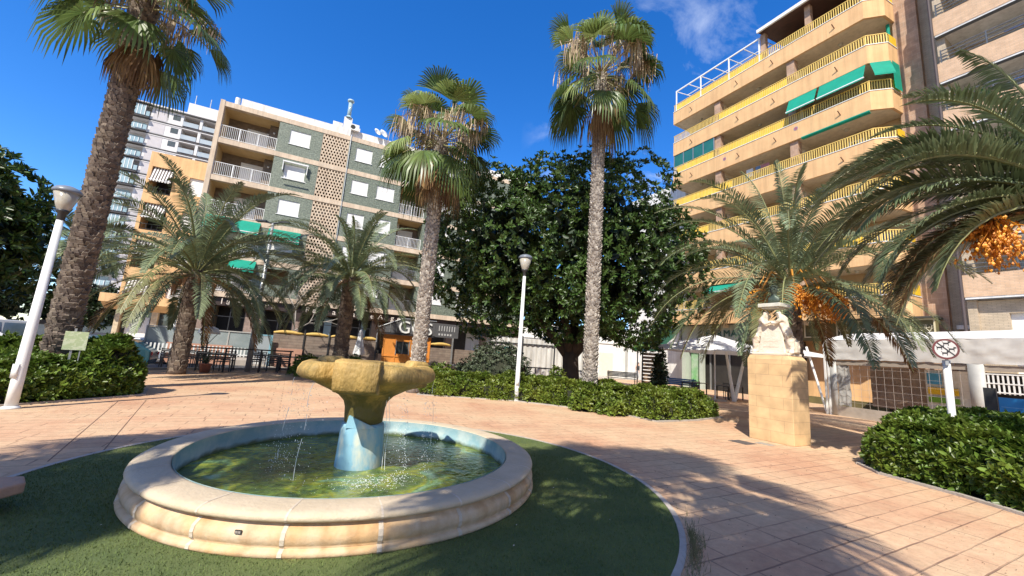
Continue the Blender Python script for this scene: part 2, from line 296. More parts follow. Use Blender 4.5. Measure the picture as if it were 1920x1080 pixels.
x,y=x[keep],y[keep]; n=len(x); h=.010+.014*RNG.random(n); w=.0022+.0022*RNG.random(n); th=RNG.random(n)*2*PI; lx=RNG.normal(0,.008,n); ly=RNG.normal(0,.008,n)
cx_,sx_=np.cos(th)*w,np.sin(th)*w
V=np.stack([np.stack([x-cx_,y-sx_,np.full(n,.011)],1),np.stack([x+cx_,y+sx_,np.full(n,.011)],1),np.stack([x+lx,y+ly,.011+h],1)],1).reshape(-1,3)
F=np.arange(3*n).reshape(-1,3)
tag(link(np_mesh('grass',V,F,K['turf_blade']),'artificial_grass'),kind='stuff')
# petals and bits of leaf lying on turf and paving
b=MB(); 
for i in range(820):
    if i<170: q=random.uniform(.1,3.4); w_=random.uniform(0,2*PI); px,py=TC[0]+q*math.cos(w_),TC[1]+q*math.sin(w_); z=.03
    else: px,py=random.uniform(1.5,7.5),random.uniform(2.4,9.5); z=.006
    if math.hypot(px-FC[0],py-FC[1])<2.3 or (i>=170 and math.hypot(px-TC[0],py-TC[1])<3.65): continue
    s=random.uniform(.004,.015)*(1 if i<170 else .8); t=random.uniform(0,PI); c,s2=math.cos(t),math.sin(t)
    b.add([(px-c*s,py-s2*s,z),(px+s2*s*.5,py-c*s*.5,z+.004),(px+c*s,py+s2*s,z+.001),(px-s2*s*.5,py+c*s*.5,z+.006)],[(0,1,2,3)],0 if i<170 and i%2 else 1)
tag(b.obj('fallen_petals',[mat('petal',(.6,.57,.5),(.5,.45,.38)),mat('dry_leaf_bit',(.16,.10,.05),(.10,.06,.03))]),kind='stuff')
# dry weeds in the joint of the kerb
b=MB()
for i in range(420):
    a_=R_(random.gauss(-24,5)); q=TR+.09+abs(random.gauss(0,.06)); px,py=TC[0]+q*math.cos(a_),TC[1]+q*math.sin(a_); hh=random.uniform(.02,.11); dx,dy=random.gauss(0,.03),random.gauss(0,.03)
    b.add([(px-.003,py,0.001),(px+.003,py,0.001),(px+dx,py+dy,hh)],[(0,1,2)])
tag(b.obj('dry_weeds',mat('dry_weed',(.22,.17,.09),(.12,.13,.05))),kind='stuff')
# ================================================================ FOUNTAIN
fo=thing('fountain','round stone fountain with low basin and ochre mushroom bowl on the artificial grass','fountain',(FC[0],FC[1],0))
def stone_mat():
    m=mat('fountain_stone',(.62,.47,.31),(.58,.36,.17),2.6,.75,.35,26,contrast=(.38,.66)); t=m.node_tree; N=t.nodes; l=t.links.new; b_=N['Principled BSDF']
    tc=N.new('ShaderNodeTexCoord'); mp=N.new('ShaderNodeMapping'); mp.inputs['Scale'].default_value=(1,1,.12); l(tc.outputs['Object'],mp.inputs[0])
    nz=N.new('ShaderNodeTexNoise'); nz.inputs['Scale'].default_value=7; nz.inputs['Detail'].default_value=7; l(mp.outputs[0],nz.inputs[0])
    cr=N.new('ShaderNodeValToRGB'); cr.color_ramp.elements[0].position=.42; cr.color_ramp.elements[0].color=(1,1,1,1); cr.color_ramp.elements[1].position=.72; cr.color_ramp.elements[1].color=(.62,.52,.42,1); l(nz.outputs[0],cr.inputs[0])
    mm=N.new('ShaderNodeMixRGB'); mm.blend_type='MULTIPLY'; mm.inputs[0].default_value=.8; src=b_.inputs['Base Color'].links[0].from_socket; l(src,mm.inputs[1]); l(cr.outputs[0],mm.inputs[2]); l(mm.outputs[0],b_.inputs['Base Color']); return m
K['stone']=stone_mat(); K['coping']=mat('coping_stone',(.50,.40,.27),(.57,.46,.32),3.5,.8,.4,30)
K['mortar']=mat('pale_mortar',(.64,.54,.42),(.55,.46,.35),8,.9,.3,40)
wallp=[(1.98,.005),(2.215,.005),(2.235,.03),(2.23,.055),(2.205,.068),(2.19,.072),(2.215,.10),(2.222,.14),(2.21,.185),(2.175,.212),(2.155,.225),(2.155,.236),(1.98,.236)]
b=MB(); b.lathe(wallp,160); b.obj('basin_wall',K['stone'],fo,True)
cop=[(1.875,.20),(1.875,.295),(1.885,.312),(1.91,.318),(2.12,.318),(2.17,.312),(2.205,.293),(2.213,.272),(2.20,.252),(2.17,.240),(2.10,.237),(1.98,.237)]
b=MB(); b.lathe(cop,160); b.obj('coping',K['coping'],fo,True)
b=MB()
for i in range(20):
    a_=2*PI*(i+.35)/20; b.grp(i)
    def strip(prof,wd,e):
        vs=[];
        for r_,z_ in prof:
            for s_ in (-wd,wd):
                vs.append(((r_+e)*math.cos(a_+s_/2.2),(r_+e)*math.sin(a_+s_/2.2),z_))
        b.add(vs,[(2*k,2*k+1,2*k+3,2*k+2) for k in range(len(prof)-1)])
    strip([(2.215,.006),(2.235,.03),(2.23,.055),(2.205,.068),(2.19,.072),(2.215,.10),(2.222,.14),(2.21,.185),(2.175,.212),(2.155,.225)],.016+.006*random.random(),.004)
    strip([(x_,z_+.003) for x_,z_ in [(1.877,.295),(1.887,.312),(1.91,.318),(2.12,.318)]],.007,0); strip([(2.12,.321),(2.17,.312),(2.205,.293),(2.213,.272),(2.20,.252)],.009,.003)
b.obj('mortar_joint',K['mortar'],fo)
K['pool_blue']=mat('flaking_blue_paint',(.22,.36,.38),(.38,.46,.43),3.2,.7,.2,20,contrast=(.4,.6))
t_=K['pool_blue'].node_tree; N_=t_.nodes; b_=N_['Principled BSDF']; tc_=N_.new('ShaderNodeTexCoord'); sp_=N_.new('ShaderNodeSeparateXYZ'); nz_=N_.new('ShaderNodeTexNoise'); nz_.inputs['Scale'].default_value=6; nz_.inputs['Detail'].default_value=6
ad_=N_.new('ShaderNodeMath'); ad_.operation='MULTIPLY_ADD'; ad_.inputs[1].default_value=-.10; mr_=N_.new('ShaderNodeMapRange'); mr_.inputs[1].default_value=.10; mr_.inputs[2].default_value=.045; mx_=N_.new('ShaderNodeMixRGB'); mx_.inputs[2].default_value=(.07,.10,.04,1)
src_=b_.inputs['Base Color'].links[0].from_socket; t_.links.new(tc_.outputs['Object'],sp_.inputs[0]); t_.links.new(tc_.outputs['Object'],nz_.inputs[0]); t_.links.new(nz_.outputs[0],ad_.inputs[0]); t_.links.new(sp_.outputs[2],ad_.inputs[2]); t_.links.new(ad_.outputs[0],mr_.inputs[0]); t_.links.new(mr_.outputs[0],mx_.inputs[0]); t_.links.new(src_,mx_.inputs[1]); t_.links.new(mx_.outputs[0],b_.inputs['Base Color'])
b=MB(); b.lathe([(1.872,.313),(1.872,.02),(0.0,.0201)],128); b.obj('basin_lining',K['pool_blue'],fo,True)
b=MB(); b.box(-.024,.024,-2.2265,-2.215,.168,.193,0); b.box(-.020,.020,-2.228,-2.2264,.172,.189,1); o=b.obj('small_plaque',[K['metal_dark'],mat('plaque_face',(.35,.30,.26),(.18,.15,.13),60,.5)],fo); o.rotation_euler=(0,0,R_(-2))
# column and bowl
b=MB(); b.lathe([(.0,.0),(.287,.0),(.285,.10),(.275,.35),(.266,.56),(.255,.60),(.0,.605)],40)
K['col']=mat('chipped_pale_blue_paint',(.22,.42,.51),(.56,.57,.46),4.5,.65,.4,16,contrast=(.50,.66),stretch=(1,1,.4))
b.obj('column',K['col'],fo,True,bevel=0)
b=MB(); b.add([(-.13,-.262,.57),(.12,-.268,.57),(.23,-.19,.575),(.06,-.262,.66),(-.10,-.262,.72),(-.10,-.1,.72),(.2,-.1,.57),(-.12,-.1,.57)],[(0,1,3,4),(1,2,3),(4,3,2,6,5),(0,4,5,7)]); b.obj('collar_patch',K['col'],fo)
def ochre():
    m=mat('algae_stained_ochre_stone',(.60,.38,.115),(.36,.24,.07),3.0,.75,1.0,30,contrast=(.36,.62),stretch=(1,1,.5),streak=.5); t=m.node_tree; N=t.nodes; l=t.links.new; b_=N['Principled BSDF']
    tc=N.new('ShaderNodeTexCoord'); sp=N.new('ShaderNodeSeparateXYZ'); l(tc.outputs['Object'],sp.inputs[0])
    mp=N.new('ShaderNodeMapping'); mp.inputs['Scale'].default_value=(1,1,.35); l(tc.outputs['Object'],mp.inputs[0]); nz=N.new('ShaderNodeTexNoise'); nz.inputs['Scale'].default_value=5; nz.inputs['Detail'].default_value=8; nz.inputs['Roughness'].default_value=.7; l(mp.outputs[0],nz.inputs[0])
    # wet algae: stronger down the stem, where the water runs
    mr=N.new('ShaderNodeMapRange'); mr.inputs[1].default_value=1.12; mr.inputs[2].default_value=.72; mr.inputs[3].default_value=-.12; mr.inputs[4].default_value=.30; l(sp.outputs[2],mr.inputs[0])
    ad=N.new('ShaderNodeMath'); l(nz.outputs[0],ad.inputs[0]); l(mr.outputs[0],ad.inputs[1])
    cr=N.new('ShaderNodeValToRGB'); cr.color_ramp.elements[0].position=.44; cr.color_ramp.elements[1].position=.64; cr.color_ramp.elements[0].color=(0,0,0,1); cr.color_ramp.elements[1].color=(1,1,1,1); l(ad.outputs[0],cr.inputs[0])
    mm=N.new('ShaderNodeMixRGB'); mm.inputs[2].default_value=(.12,.095,.022,1); src=b_.inputs['Base Color'].links[0].from_socket; l(cr.outputs[0],mm.inputs[0]); l(src,mm.inputs[1]); l(mm.outputs[0],b_.inputs['Base Color'])
    b_.inputs['Roughness'].default_value=.62; return m
K['ochre']=ochre()
def scal(w,r,z):
    if r<.35: return r
    k=min(1,(r-.35)/.3); a=math.degrees((w-R_(-81)+PI)%(2*PI)-PI)      # degrees from the front spout panel
    g=.30*math.exp(-((a+27)/7.5)**4)+.05*math.exp(-((a-24)/5)**2)
    for c in (-120,120):
        d=(a-c+180)%360-180; g+=.10*math.exp(-((abs(d)-16)/5)**2)
    return r*(1+.03*k-g*k)
b=MB(); b.lathe([(.20,.60),(.235,.62),(.245,.72),(.25,.80),(.275,.88),(.35,.955),(.47,1.02),(.60,1.085),(.67,1.13),(.79,1.16),(.835,1.20),(.83,1.27),(.79,1.335),(.72,1.365),(.66,1.36),(.62,1.30),(.40,1.22),(.0,1.20)],120,fn=scal)
b.obj('bowl',K['ochre'],fo,True)
b=MB()
for kk in range(3):
    b.grp(kk); ang=2*PI*kk/3+R_(9); pw=.25 if kk==0 else .13; pr=1 if kk==0 else .93
    prof=[(-.50,1.00),(-.66,1.035),(-.845,1.055),(-.875,1.09),(-.88,1.24),(-.862,1.385),(-.835,1.41),(-.60,1.42),(-.55,1.34),(-.45,1.20)]
    q=MB(); q.prismx([(y_*pr,z_) for y_,z_ in prof],-pw,pw)
    for v in q.v:
        # panels flare a little at their outer edge and round in below
        x_,y_,z_=v; k2=1-.10*max(0,(1.12-z_)/.1)
        x_*=k2; c,s=math.cos(ang),math.sin(ang); b.v.append((x_*c-y_*s,x_*s+y_*c,z_))
    base=len(b.v)-len(q.v); b.f+=[tuple(base+i for i in f) for f in q.f]; b.m+=q.m; b.fg+=[kk]*len(q.f)
b.obj('spout_panel',K['ochre'],fo,True,bevel=.045)
b=MB(); b.lathe([(0,1.335),(.62,1.335)],48); b.obj('bowl_water',mat('bowl_water',(.12,.12,.04),(.08,.09,.04),3,.05,.2,9),fo,True)
# pool water
def water_mat():
    m=bpy.data.materials.new('green_pool_water'); m.use_nodes=True; t=m.node_tree; N=t.nodes; l=t.links.new; b_=N['Principled BSDF']; b_.inputs['Roughness'].default_value=.06; b_.inputs['Specular IOR Level'].default_value=.5
    tc=N.new('ShaderNodeTexCoord'); nz=N.new('ShaderNodeTexNoise'); nz.inputs['Scale'].default_value=1.6; nz.inputs['Detail'].default_value=6; nz.inputs['Distortion'].default_value=1.2; l(tc.outputs['Object'],nz.inputs[0])
    cr=N.new('ShaderNodeValToRGB'); e=cr.color_ramp.elements; e[0].position=.33; e[0].color=(.03,.065,.025,1); e[1].position=.70; e[1].color=(.22,.36,.24,1)
    for p,c in ((.45,(.10,.15,.025)),(.54,(.22,.24,.03)),(.61,(.13,.22,.07))): q=e.new(p); q.color=(*c,1)
    l(nz.outputs[0],cr.inputs[0]); 
    n2=N.new('ShaderNodeTexNoise'); n2.inputs['Scale'].default_value=7; n2.inputs['Detail'].default_value=5; n2.inputs['Distortion'].default_value=1.6; l(tc.outputs['Object'],n2.inputs[0])
    mr=N.new('ShaderNodeMapRange'); mr.inputs[1].default_value=.3; mr.inputs[2].default_value=.7; mr.inputs[3].default_value=.6; mr.inputs[4].default_value=1.45; l(n2.outputs[0],mr.inputs[0])
    mm=N.new('ShaderNodeMixRGB'); mm.blend_type='MULTIPLY'; mm.inputs[0].default_value=1; l(cr.outputs[0],mm.inputs[1]); l(mr.outputs[0],mm.inputs[2]); l(mm.outputs[0],b_.inputs['Base Color'])
    n3=N.new('ShaderNodeTexNoise'); n3.inputs['Scale'].default_value=11; n3.inputs['Detail'].default_value=4; n3.inputs['Distortion'].default_value=.8; l(tc.outputs['Object'],n3.inputs[0])
    bp=N.new('ShaderNodeBump'); bp.inputs['Strength'].default_value=.45; bp.inputs['Distance'].default_value=.03; l(n3.outputs[0],bp.inputs['Height']); l(bp.outputs[0],b_.inputs['Normal']); return m
b=MB(); b.lathe([(0,.085),(.4,.085),(1.0,.085),(1.8705,.085)],96); o=b.obj('pool_water',water_mat(),None,True); o.location=(FC[0],FC[1],0); tag(o,kind='structure')
# falling drops and foam
K['drop']=mat('water_drop',(.85,.88,.88),(.8,.84,.85),3,.05,spec=1)
b=MB()
def drop(x_,y_,z_,s,st=1.6):
    b.add([(x_,y_,z_+s*st),(x_+s,y_,z_),(x_,y_+s,z_),(x_-s,y_,z_),(x_,y_-s,z_),(x_,y_,z_-s*st)],[(0,1,2),(0,2,3),(0,3,4),(0,4,1),(5,2,1),(5,3,2),(5,4,3),(5,1,4)])
for i in range(800):
    src=random.choice([(-14,.80,.03),(-150,.86,.25),(-120,.84,.2),(-18,.86,.03),(200,.84,.2),(-40,.75,.05),(20,.84,.12)])
    w_=R_(random.gauss(src[0],3+src[2]*30)); z_=.10+1.0*random.random()**1.3; rr=src[1]-.25*(src[0]==-14)+.10*(1.1-z_)+random.gauss(0,src[2]*.3)
    drop(rr*math.cos(w_),rr*math.sin(w_),z_,random.uniform(.0018,.0050))
for i in range(420):
    w_=R_(random.gauss(-55,16)); rr=random.gauss(.80,.13); drop(rr*math.cos(w_),rr*math.sin(w_),.09+abs(random.gauss(0,.012)),random.uniform(.002,.007),.5)
for i in range(160):
    w_=random.uniform(0,2*PI); rr=abs(random.gauss(.9,.3)); drop(rr*math.cos(w_),rr*math.sin(w_),.092,random.uniform(.0015,.004),.5)
for a_,r0_,z0_ in ((-17,.30,1.02),(-22,.36,1.0),(-120,.80,1.12),(-150,.86,1.15),(15,.84,1.15)):
    w_=R_(a_); pts=[]; k=14
    for i in range(k+1):
        t=i/k; rr=r0_+.06*t+.012*math.sin(t*9+a_); pts.append((rr*math.cos(w_+.01*math.sin(t*13)),rr*math.sin(w_+.01*math.sin(t*13)),z0_+(.085-z0_)*t**1.6))
    for i in range(k):
        if random.random()<.62+(a_ in(-17,-22))*.3: b.tube([pts[i],pts[i+1]],[.0032,.0022],4,cap=False)
o=b.obj('water_drops',K['drop'],None); o.location=(FC[0],FC[1],0); tag(o,kind='stuff')
# stone bench whose end shows at the left edge
bn=thing('stone_bench','end of a low pinkish stone bench on the grass at the left edge','bench',(-4.68,3.40,0),R_(25))
b=MB(); b.prism([(-.9,-.2),(.62,-.2),(.72,.0),(.62,.2),(-.9,.2)],.15,.24); b.obj('seat',mat('pink_concrete',(.55,.32,.20),(.44,.26,.17),5,.8,.4,40),bn,bevel=.015)
b=MB(); b.prism([(-.8,-.13),(.52,-.13),(.55,0),(.52,.13),(-.8,.13)],.012,.15); b.obj('base',mat('pink_concrete_base',(.42,.26,.19),(.33,.21,.16),5,.8,.4,40),bn,bevel=.01)
# manhole covers in front of the monument
o=MB(); o.obox((5.50,9.55),(.47,-.88),.22,.20,0,.006); o.obox((5.50,9.55),(.47,-.88),.19,.17,0,.009); tag(o.obj('manhole_cover',mat('cast_iron',(.13,.11,.10),(.08,.07,.07),20,.6,.5,60)),'small square iron cover set in the paving beside the monument','manhole cover')
o=MB(); o.obox((6.02,9.55),(.47,-.88),.17,.13,0,.006); tag(o.obj('manhole_cover',mat('zinc_cover',(.36,.33,.27),(.28,.26,.22),20,.6,.3,60)),'pale grey cover at the foot of the pedestal','manhole cover')
# ================================================================ BUILDINGS
MPX,MPY,MA=-23.15,28.55,R_(26); RPX,RPY,RA=13.34,32.75,R_(-62)
def wall_open(b,x0,x1,z0,z1,ops,y0,y1,m=0):
    xs=sorted({x0,x1}|{max(x0,min(x1,v)) for o in ops for v in o[:2]})
    for a,c in zip(xs,xs[1:]):
        if c-a<1e-4: continue
        cut=sorted([(o[2],o[3]) for o in ops if o[0]<=a+1e-5 and o[1]>=c-1e-5]); z=z0
        for p,q in cut:
            if p>z+1e-4: b.box(a,c,y0,y1,z,p,m)
            z=max(z,q)
        if z<z1-1e-4: b.box(a,c,y0,y1,z,z1,m)
def railing(b,x0,x1,y,z0,z1,step=.12,t=.011,m=0,post=1.25):
    b.box(x0,x1,y-.025,y+.025,z1-.04,z1,m); b.box(x0,x1,y-.018,y+.018,z0+.08,z0+.115,m)
    n=int((x1-x0)/step)
    for i in range(n+1):
        x=x0+(x1-x0)*i/n; b.box(x-t,x+t,y-t,y+t,z0+.116,z1-.041,m)
    n=max(1,round((x1-x0)/post))
    for i in range(n+1):
        x=x0+(x1-x0)*i/n; b.box(x-.024,x+.024,y-.027,y+.027,z0,z1+.002,m)
def awning(name,parent,x0,x1,yb,zt,yf,zf,mats,val=.16,m2='white'):
    b=MB(); b.add([(x0,yb,zt),(x1,yb,zt),(x1,yf,zf),(x0,yf,zf),(x1,yf-.012,zf-val),(x0,yf-.012,zf-val)],[(0,1,2,3),(3,2,4,5)])
    b.add([(x0,yb,zt+.02),(x1,yb,zt+.02),(x1,yf,zf+.02),(x0,yf,zf+.02)],[(3,2,1,0)])
    o=b.obj(name,mats,parent); c=MB(); c.box(x0-.03,x1+.03,yf-.02,yf+.04,zf-.03,zf+.03)
    for x in (x0+.1,x1-.1): c.tube([(x,yb,zt-.25),(x,(yb+yf)/2,(zt+zf)/2-.12),(x,yf,zf)],.018,5)
    c.obj('awning_arm',K['white'],o); return o
# ---- restaurant apartment block
M=thing('apartment_block','apartment block with green tiles, honeycomb screens and a dark restaurant at street level','building',(MPX,MPY,0),MA)
TOP=[19.4,16.4,13.4,10.4,7.45,4.72]; XE=27.0
b=MB()
for i in range(6):
    b.grp(i); z=TOP[i]; b.box(0,XE,-.03,.35,z-.40,z); b.box(3.77,13.88,.35,7,z-.40,z-.1)
    b.box(0,3.77,.35,1.95,z-.38,z-.02); b.box(13.88,16.15,.35,1.95,z-.38,z-.02); b.box(16.15,XE,.35,7,z-.40,z-.1)
b.grp(9); b.box(-.30,0,-.06,9,-.4,19.45); b.box(-.0,XE,.35,9,19.3,19.38)
b.obj('floor_band',K['tan_pale'],M)
b=MB()
for i in range(5):
    z=TOP[i]-.405
    b.grp(i); b.box(.001,3.769,.36,1.94,z,z+.003); b.grp(i+20); b.box(13.881,16.149,.36,1.94,z,z+.003)
    b.grp(i); b.box(.001,.03,.36,1.94,TOP[i+1],z-.002); b.grp(i+20); b.box(13.882,13.91,.36,1.94,TOP[i+1],z-.002)
b.obj('balcony_soffit',K['soffit_tan'],M)
walls=MB(); back=MB(); wins=[]
for i in range(5):
    z0,z1=TOP[i+1],TOP[i]-.40
    ops=[(4.6,6.1,z0+.92,z0+2.15),(9.7,11.05,z0+.92,z0+2.15),(11.8,13.3,z0+.92,z0+2.15),(17.2,18.6,z0+.92,z0+2.15),(20.0,21.4,z0+.92,z0+2.15)]
    walls.grp(3*i); wall_open(walls,3.77,6.98,z0,z1,ops[:1],.0,.25); walls.box(3.77,3.9,.25,1.95,z0,z1); walls.grp(3*i+1); wall_open(walls,9.06,13.88,z0,z1,ops[1:3],.0,.25); walls.box(13.75,13.879,.25,1.95,z0,z1); walls.grp(3*i+2); wall_open(walls,16.15,XE,z0,z1,ops[3:],.0,.25)
    wins+=[(i,o) for o in ops]
    back.grp(2*i); back.box(0,1.35,1.95,2.1,z0,z1); back.box(3.25,3.77,1.95,2.1,z0,z1); back.box(1.35,3.25,1.95,2.1,z0+2.15,z1); back.box(3.0,3.768,1.2,1.95,z0,z1)
    back.grp(2*i+1); back.box(13.88,14.3,1.95,2.1,z0,z1); back.box(15.7,16.15,1.95,2.1,z0,z1); back.box(14.3,15.7,1.95,2.1,z0+2.1,z1)
    walls.box(16.152,16.3,.25,1.95,z0,z1)
walls.obj('tiled_wall',K['green_tile'],M); back.obj('balcony_back_wall',K['brown_tile'],M)
wf=sh=None
for i,(x0,x1,z0,z1) in wins:
    if i==4 and x0<5: continue
    w,h=x1-x0,z1-z0
    f=MB(); f.box(0,w,.04,.10,0,.05); f.box(0,w,.04,.10,h-.05,h); f.box(0,.045,.04,.10,.05,h-.05); f.box(w-.045,w,.04,.10,.05,h-.05); f.box(-.06,w+.06,-.05,.04,-.045,0)
    fo_=f.obj('window',K['white'],M,loc=(x0,0,z0)); s=MB(); s.box(.045,w-.045,.06,.085,.051,h-.051); s.obj('roller_shutter',K['shutter'],fo_)
for i in range(5):
    z0=TOP[i+1]
    for a,c in ((1.35,3.25),(14.3,15.7)):
        s=MB(); s.box(a,c,2.0,2.04,z0,z0+2.15); s.obj('balcony_shutter',K['shutter'],M)
    s=MB(); railing(s,.02,3.75,.08,z0,z0+1.08); s.obj('balcony_railing',K['white'],M)
    s=MB(); railing(s,13.9,16.13,.08,z0,z0+.98); s.obj('balcony_railing',K['white'] if i<3 else K['metal'],M)
    # honeycomb ventilation screen
    s=MB(); z1=TOP[i]-.402; nx,nz=9,10; x0,x1=6.98,9.06; cw=(x1-x0)/nx; ch=(z1-z0)/nz
    for k in range(nz+1): s.box(x0,x1,.02,.2,z0+k*ch-(.04 if k else 0),z0+k*ch+(.04 if k<nz else 0))
    for k in range(nz):
        for j in range(nx+1):
            xx=x0+(j+(.5 if k%2 else 0))*cw
            if xx-.06<x0 or xx+.06>x1: continue
            s.box(xx-.055,xx+.055,.022,.198,z0+k*ch+.041,z0+(k+1)*ch-.041)
    s.box(x0,x0+.05,.021,.199,z0,z1); s.box(x1-.05,x1,.021,.199,z0,z1)
    s.obj('honeycomb_screen',K['tan_pale'],M)
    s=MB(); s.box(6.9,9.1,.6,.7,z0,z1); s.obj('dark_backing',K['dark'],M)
b=MB(); b.box(0,XE,2.2,9,.1,19.2); b.obj('core_wall',K['tan'],M)
# small fittings: balcony lamps and awning cassettes
b=MB()
for i in range(4): b.grp(i); b.lathe([(0,-.0),(.08,-.02),(.09,-.08),(.04,-.13),(0,-.14)],10,(3.35,1.15,TOP[i]-1.0))
b.obj('balcony_lamp',K['white'],M,True)
b=MB(); b.box(4.45,6.3,-.30,-.12,15.62,15.72); b.box(4.47,4.52,-.28,.0,14.9,15.62); b.box(6.2,6.25,-.28,.0,14.9,15.62); b.box(4.5,6.25,-.34,-.28,14.2,14.26); b.obj('awning_cassette',K['white'],M)
for (x0,x1,zt,zf,yf) in ((.2,1.7,10.35,9.15,-.75),(2.0,3.7,10.3,9.3,-.75),(4.3,6.5,10.05,9.1,-.7),(2.2,3.85,7.25,6.45,-.7)):
    awning('green_awning',M,x0,x1,.0,zt,yf,zf,K['green_awn'])
# roof: set-back parapet, chimney, dishes
b=MB(); b.box(.9,XE,.5,.7,19.4,20.25); b.obj('roof_parapet',K['white_dirty'],M); b=MB(); b.box(7.55,8.35,.72,2,19.4,20.75); b.grp(1); b.box(9.3,9.8,.72,1.6,19.4,20.7); b.obj('roof_box',K['white_dirty'],M)
b=MB(); b.box(8.38,9.05,.1,.49,19.42,21.1); ch_=b.obj('chimney',K['white_dirty'],M); b=MB(); b.tube([(8.72,.3,21.1),(8.72,.3,22.7)],.17,14); b.lathe([(.35,21.1),(.18,21.35)],14,(8.72,.3,0)); b.lathe([(0,22.95),(.28,22.85),(.28,22.7),(.18,22.65)],14,(8.72,.3,0)); b.obj('flue_pipe',K['glass_blue'],ch_,True)
for x,s in ((11.2,.35),(11.75,.42),(15.5,.4)):
    b=MB(); b.lathe([(0,0),(s*.6,.05),(s,.16),(s*1.01,.17),(s*.6,.07),(0,.02)],16); o=b.obj('satellite_dish',K['white'],M,True,loc=(x,.3,20.55)); o.rotation_euler=(R_(65),0,R_(30))
b=MB(); b.tube([(9.15,-.07,4.7),(9.15,-.07,19.5)],.035,6); b.obj('drain_pipe',K['metal'],M)
# ---- ground floor restaurant front
b=MB(); b.box(.3,XE,.5,.8,0,.9); 
for x0,x1 in ((0.0,1.75),(3.72,4.9),(6.9,7.45),(10.4,10.9),(12.85,13.4),(16.0,16.6),(19.5,20.2),(23,23.5),(26.5,XE)): b.box(x0,x1,.2,.8,.9,4.3)
b.box(0,XE,.2,.8,3.70,4.318); b.obj('shopfront_frame',mat('dark_brown_cladding',(.045,.027,.022),(.03,.02,.016),2,.5),M)
b=MB()
for x0,x1 in ((0.1,1.7),(3.75,4.85),(6.93,7.42)): b.grp(int(x0*10)); b.box(x0,x1,.14,.198,.9,3.0)
b.obj('stone_pier_facing',brick_mat('brown_stone_facing',(.26,.18,.14),(.30,.21,.17),(.2,.15,.12),.4,.2),M)
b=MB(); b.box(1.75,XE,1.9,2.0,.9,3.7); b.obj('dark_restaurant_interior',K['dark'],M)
b=MB()
for x0,x1 in ((1.78,3.7),(4.93,6.88),(7.5,10.3),(10.95,12.8),(13.45,15.9),(16.7,19.4)):
    b.grp(int(x0*10))
    for xx in (x0,(x0+x1)/2,x1): b.box(xx-.03,xx+.03,.46,.52,.9,3.69)
    b.box(x0,x1,.455,.525,2.9,2.95)
b.obj('window_mullion',K['metal_dark'],M)
b=MB()
for x0,x1 in ((9.2,9.75),(12.1,12.5)): b.grp(int(x0)); b.box(x0,x1,1.2,1.25,1.0,3.5)
b.obj('pale_side_pane',K['glass_blue'],M)  # pale blue panes in front of the dark back sheet
def text_mb(b,s,x,z,size,y,ext=.02,m=0,mirror=False,xscale=1):
    cu=bpy.data.curves.new('t','FONT'); cu.body=s; cu.size=size; cu.extrude=ext; cu.resolution_u=3; o=bpy.data.objects.new('t',cu); COL.objects.link(o)
    bpy.context.view_layer.update(); me=bpy.data.meshes.new_from_object(o.evaluated_get(bpy.context.evaluated_depsgraph_get()))
    vs=[(x+v.co.x*xscale,y-v.co.z,z+v.co.y) for v in me.vertices]; b.add(vs,[tuple(p.vertices) for p in me.polygons],m)
    w=max([v.co.x for v in me.vertices] or [0]); bpy.data.objects.remove(o); bpy.data.meshes.remove(me); bpy.data.curves.remove(cu); return w
sg=thing('restaurant_lettering','spaced metal letters reading la matera Restaurante Argentino over the dark shopfront','sign',(MPX,MPY,0),MA)
b=MB()
for wd,xa,xb in (('la',2.1,2.45),('matera',3.02,5.35),('Restaurante',7.66,12.6),('Argentino',13.22,17.5)):
    n=len(wd)
    for i,chh in enumerate(wd):
        x=xa+(xb-xa)*i/(n-1); b.grp(b.g+1); text_mb(b,chh,x,3.80,.60,-.07,.03,xscale=1.05)
b.obj('letters',mat('pale_metal_letter',(.75,.66,.56),(.66,.57,.48),3,.5),sg)
b=MB()
for k,(x,z) in enumerate(((3.35,17.9),(13.95,12.4),(9.3,20.1))):
    b.grp(k); y=1.55 if k<2 else -.0+.1; b.box(x-.38,x+.38,y,y+.28,z,z+.55); b.add([(x-.12+.2*math.cos(a),y-.004,z+.27+.2*math.sin(a)) for a in np.linspace(0,2*PI,17)[:-1]],[tuple(range(16))],1)
b.obj('air_conditioner',[K['white_dirty'],K['dark']],M)
# ---- peach block with striped awnings
T=thing('apartment_block','peach rendered block with black and white striped awnings behind the left date palm','building',(MPX-6*math.sin(MA),MPY+6*math.cos(MA),0),MA)
b=MB(); ops=[]
for k in range(4):
    zt=15.0-3.15*k; ops+=[(-5.3,-3.8,zt-2.3,zt),(-2.75,-1.2,zt-1.9,zt-.35)]
wall_open(b,-5.55,6,4.0,16.25,ops,0,.3); b.box(-5.55,-5.3,.3,8,0,16.2); b.box(-5.3,6,7,8,0,16.2); b.box(-5.3,6,.3,7,16.0,16.2)
b.obj('rendered_wall',K['peach'],T)
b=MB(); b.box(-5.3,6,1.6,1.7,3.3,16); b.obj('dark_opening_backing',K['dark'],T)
for k in range(4):
    zt=15.0-3.15*k
    awning('striped_awning',T,-5.25,-3.85,.2,zt-.03,-.35,zt-1.25,K['stripe'],.12)
    b=MB(); railing(b,-5.28,-3.82,.1,zt-2.3,zt-1.75,step=.3); b.obj('balcony_rail',K['metal_dark'],T)
    b=MB(); b.box(-2.74,-1.21,.15,.2,zt-1.85,zt-.36); b.obj('shutter',K['shutter'],T)
b=MB(); b.box(-6.3,4,-1.0,-.9,3.45,4.1); b.box(-6.3,4,-.9,.0,3.45,3.55); b.prismx([(-.9,3.45),(0,2.95),(0,3.45)],-6.2,4); b.obj('balcony_parapet',K['peach'],T)
b=MB()
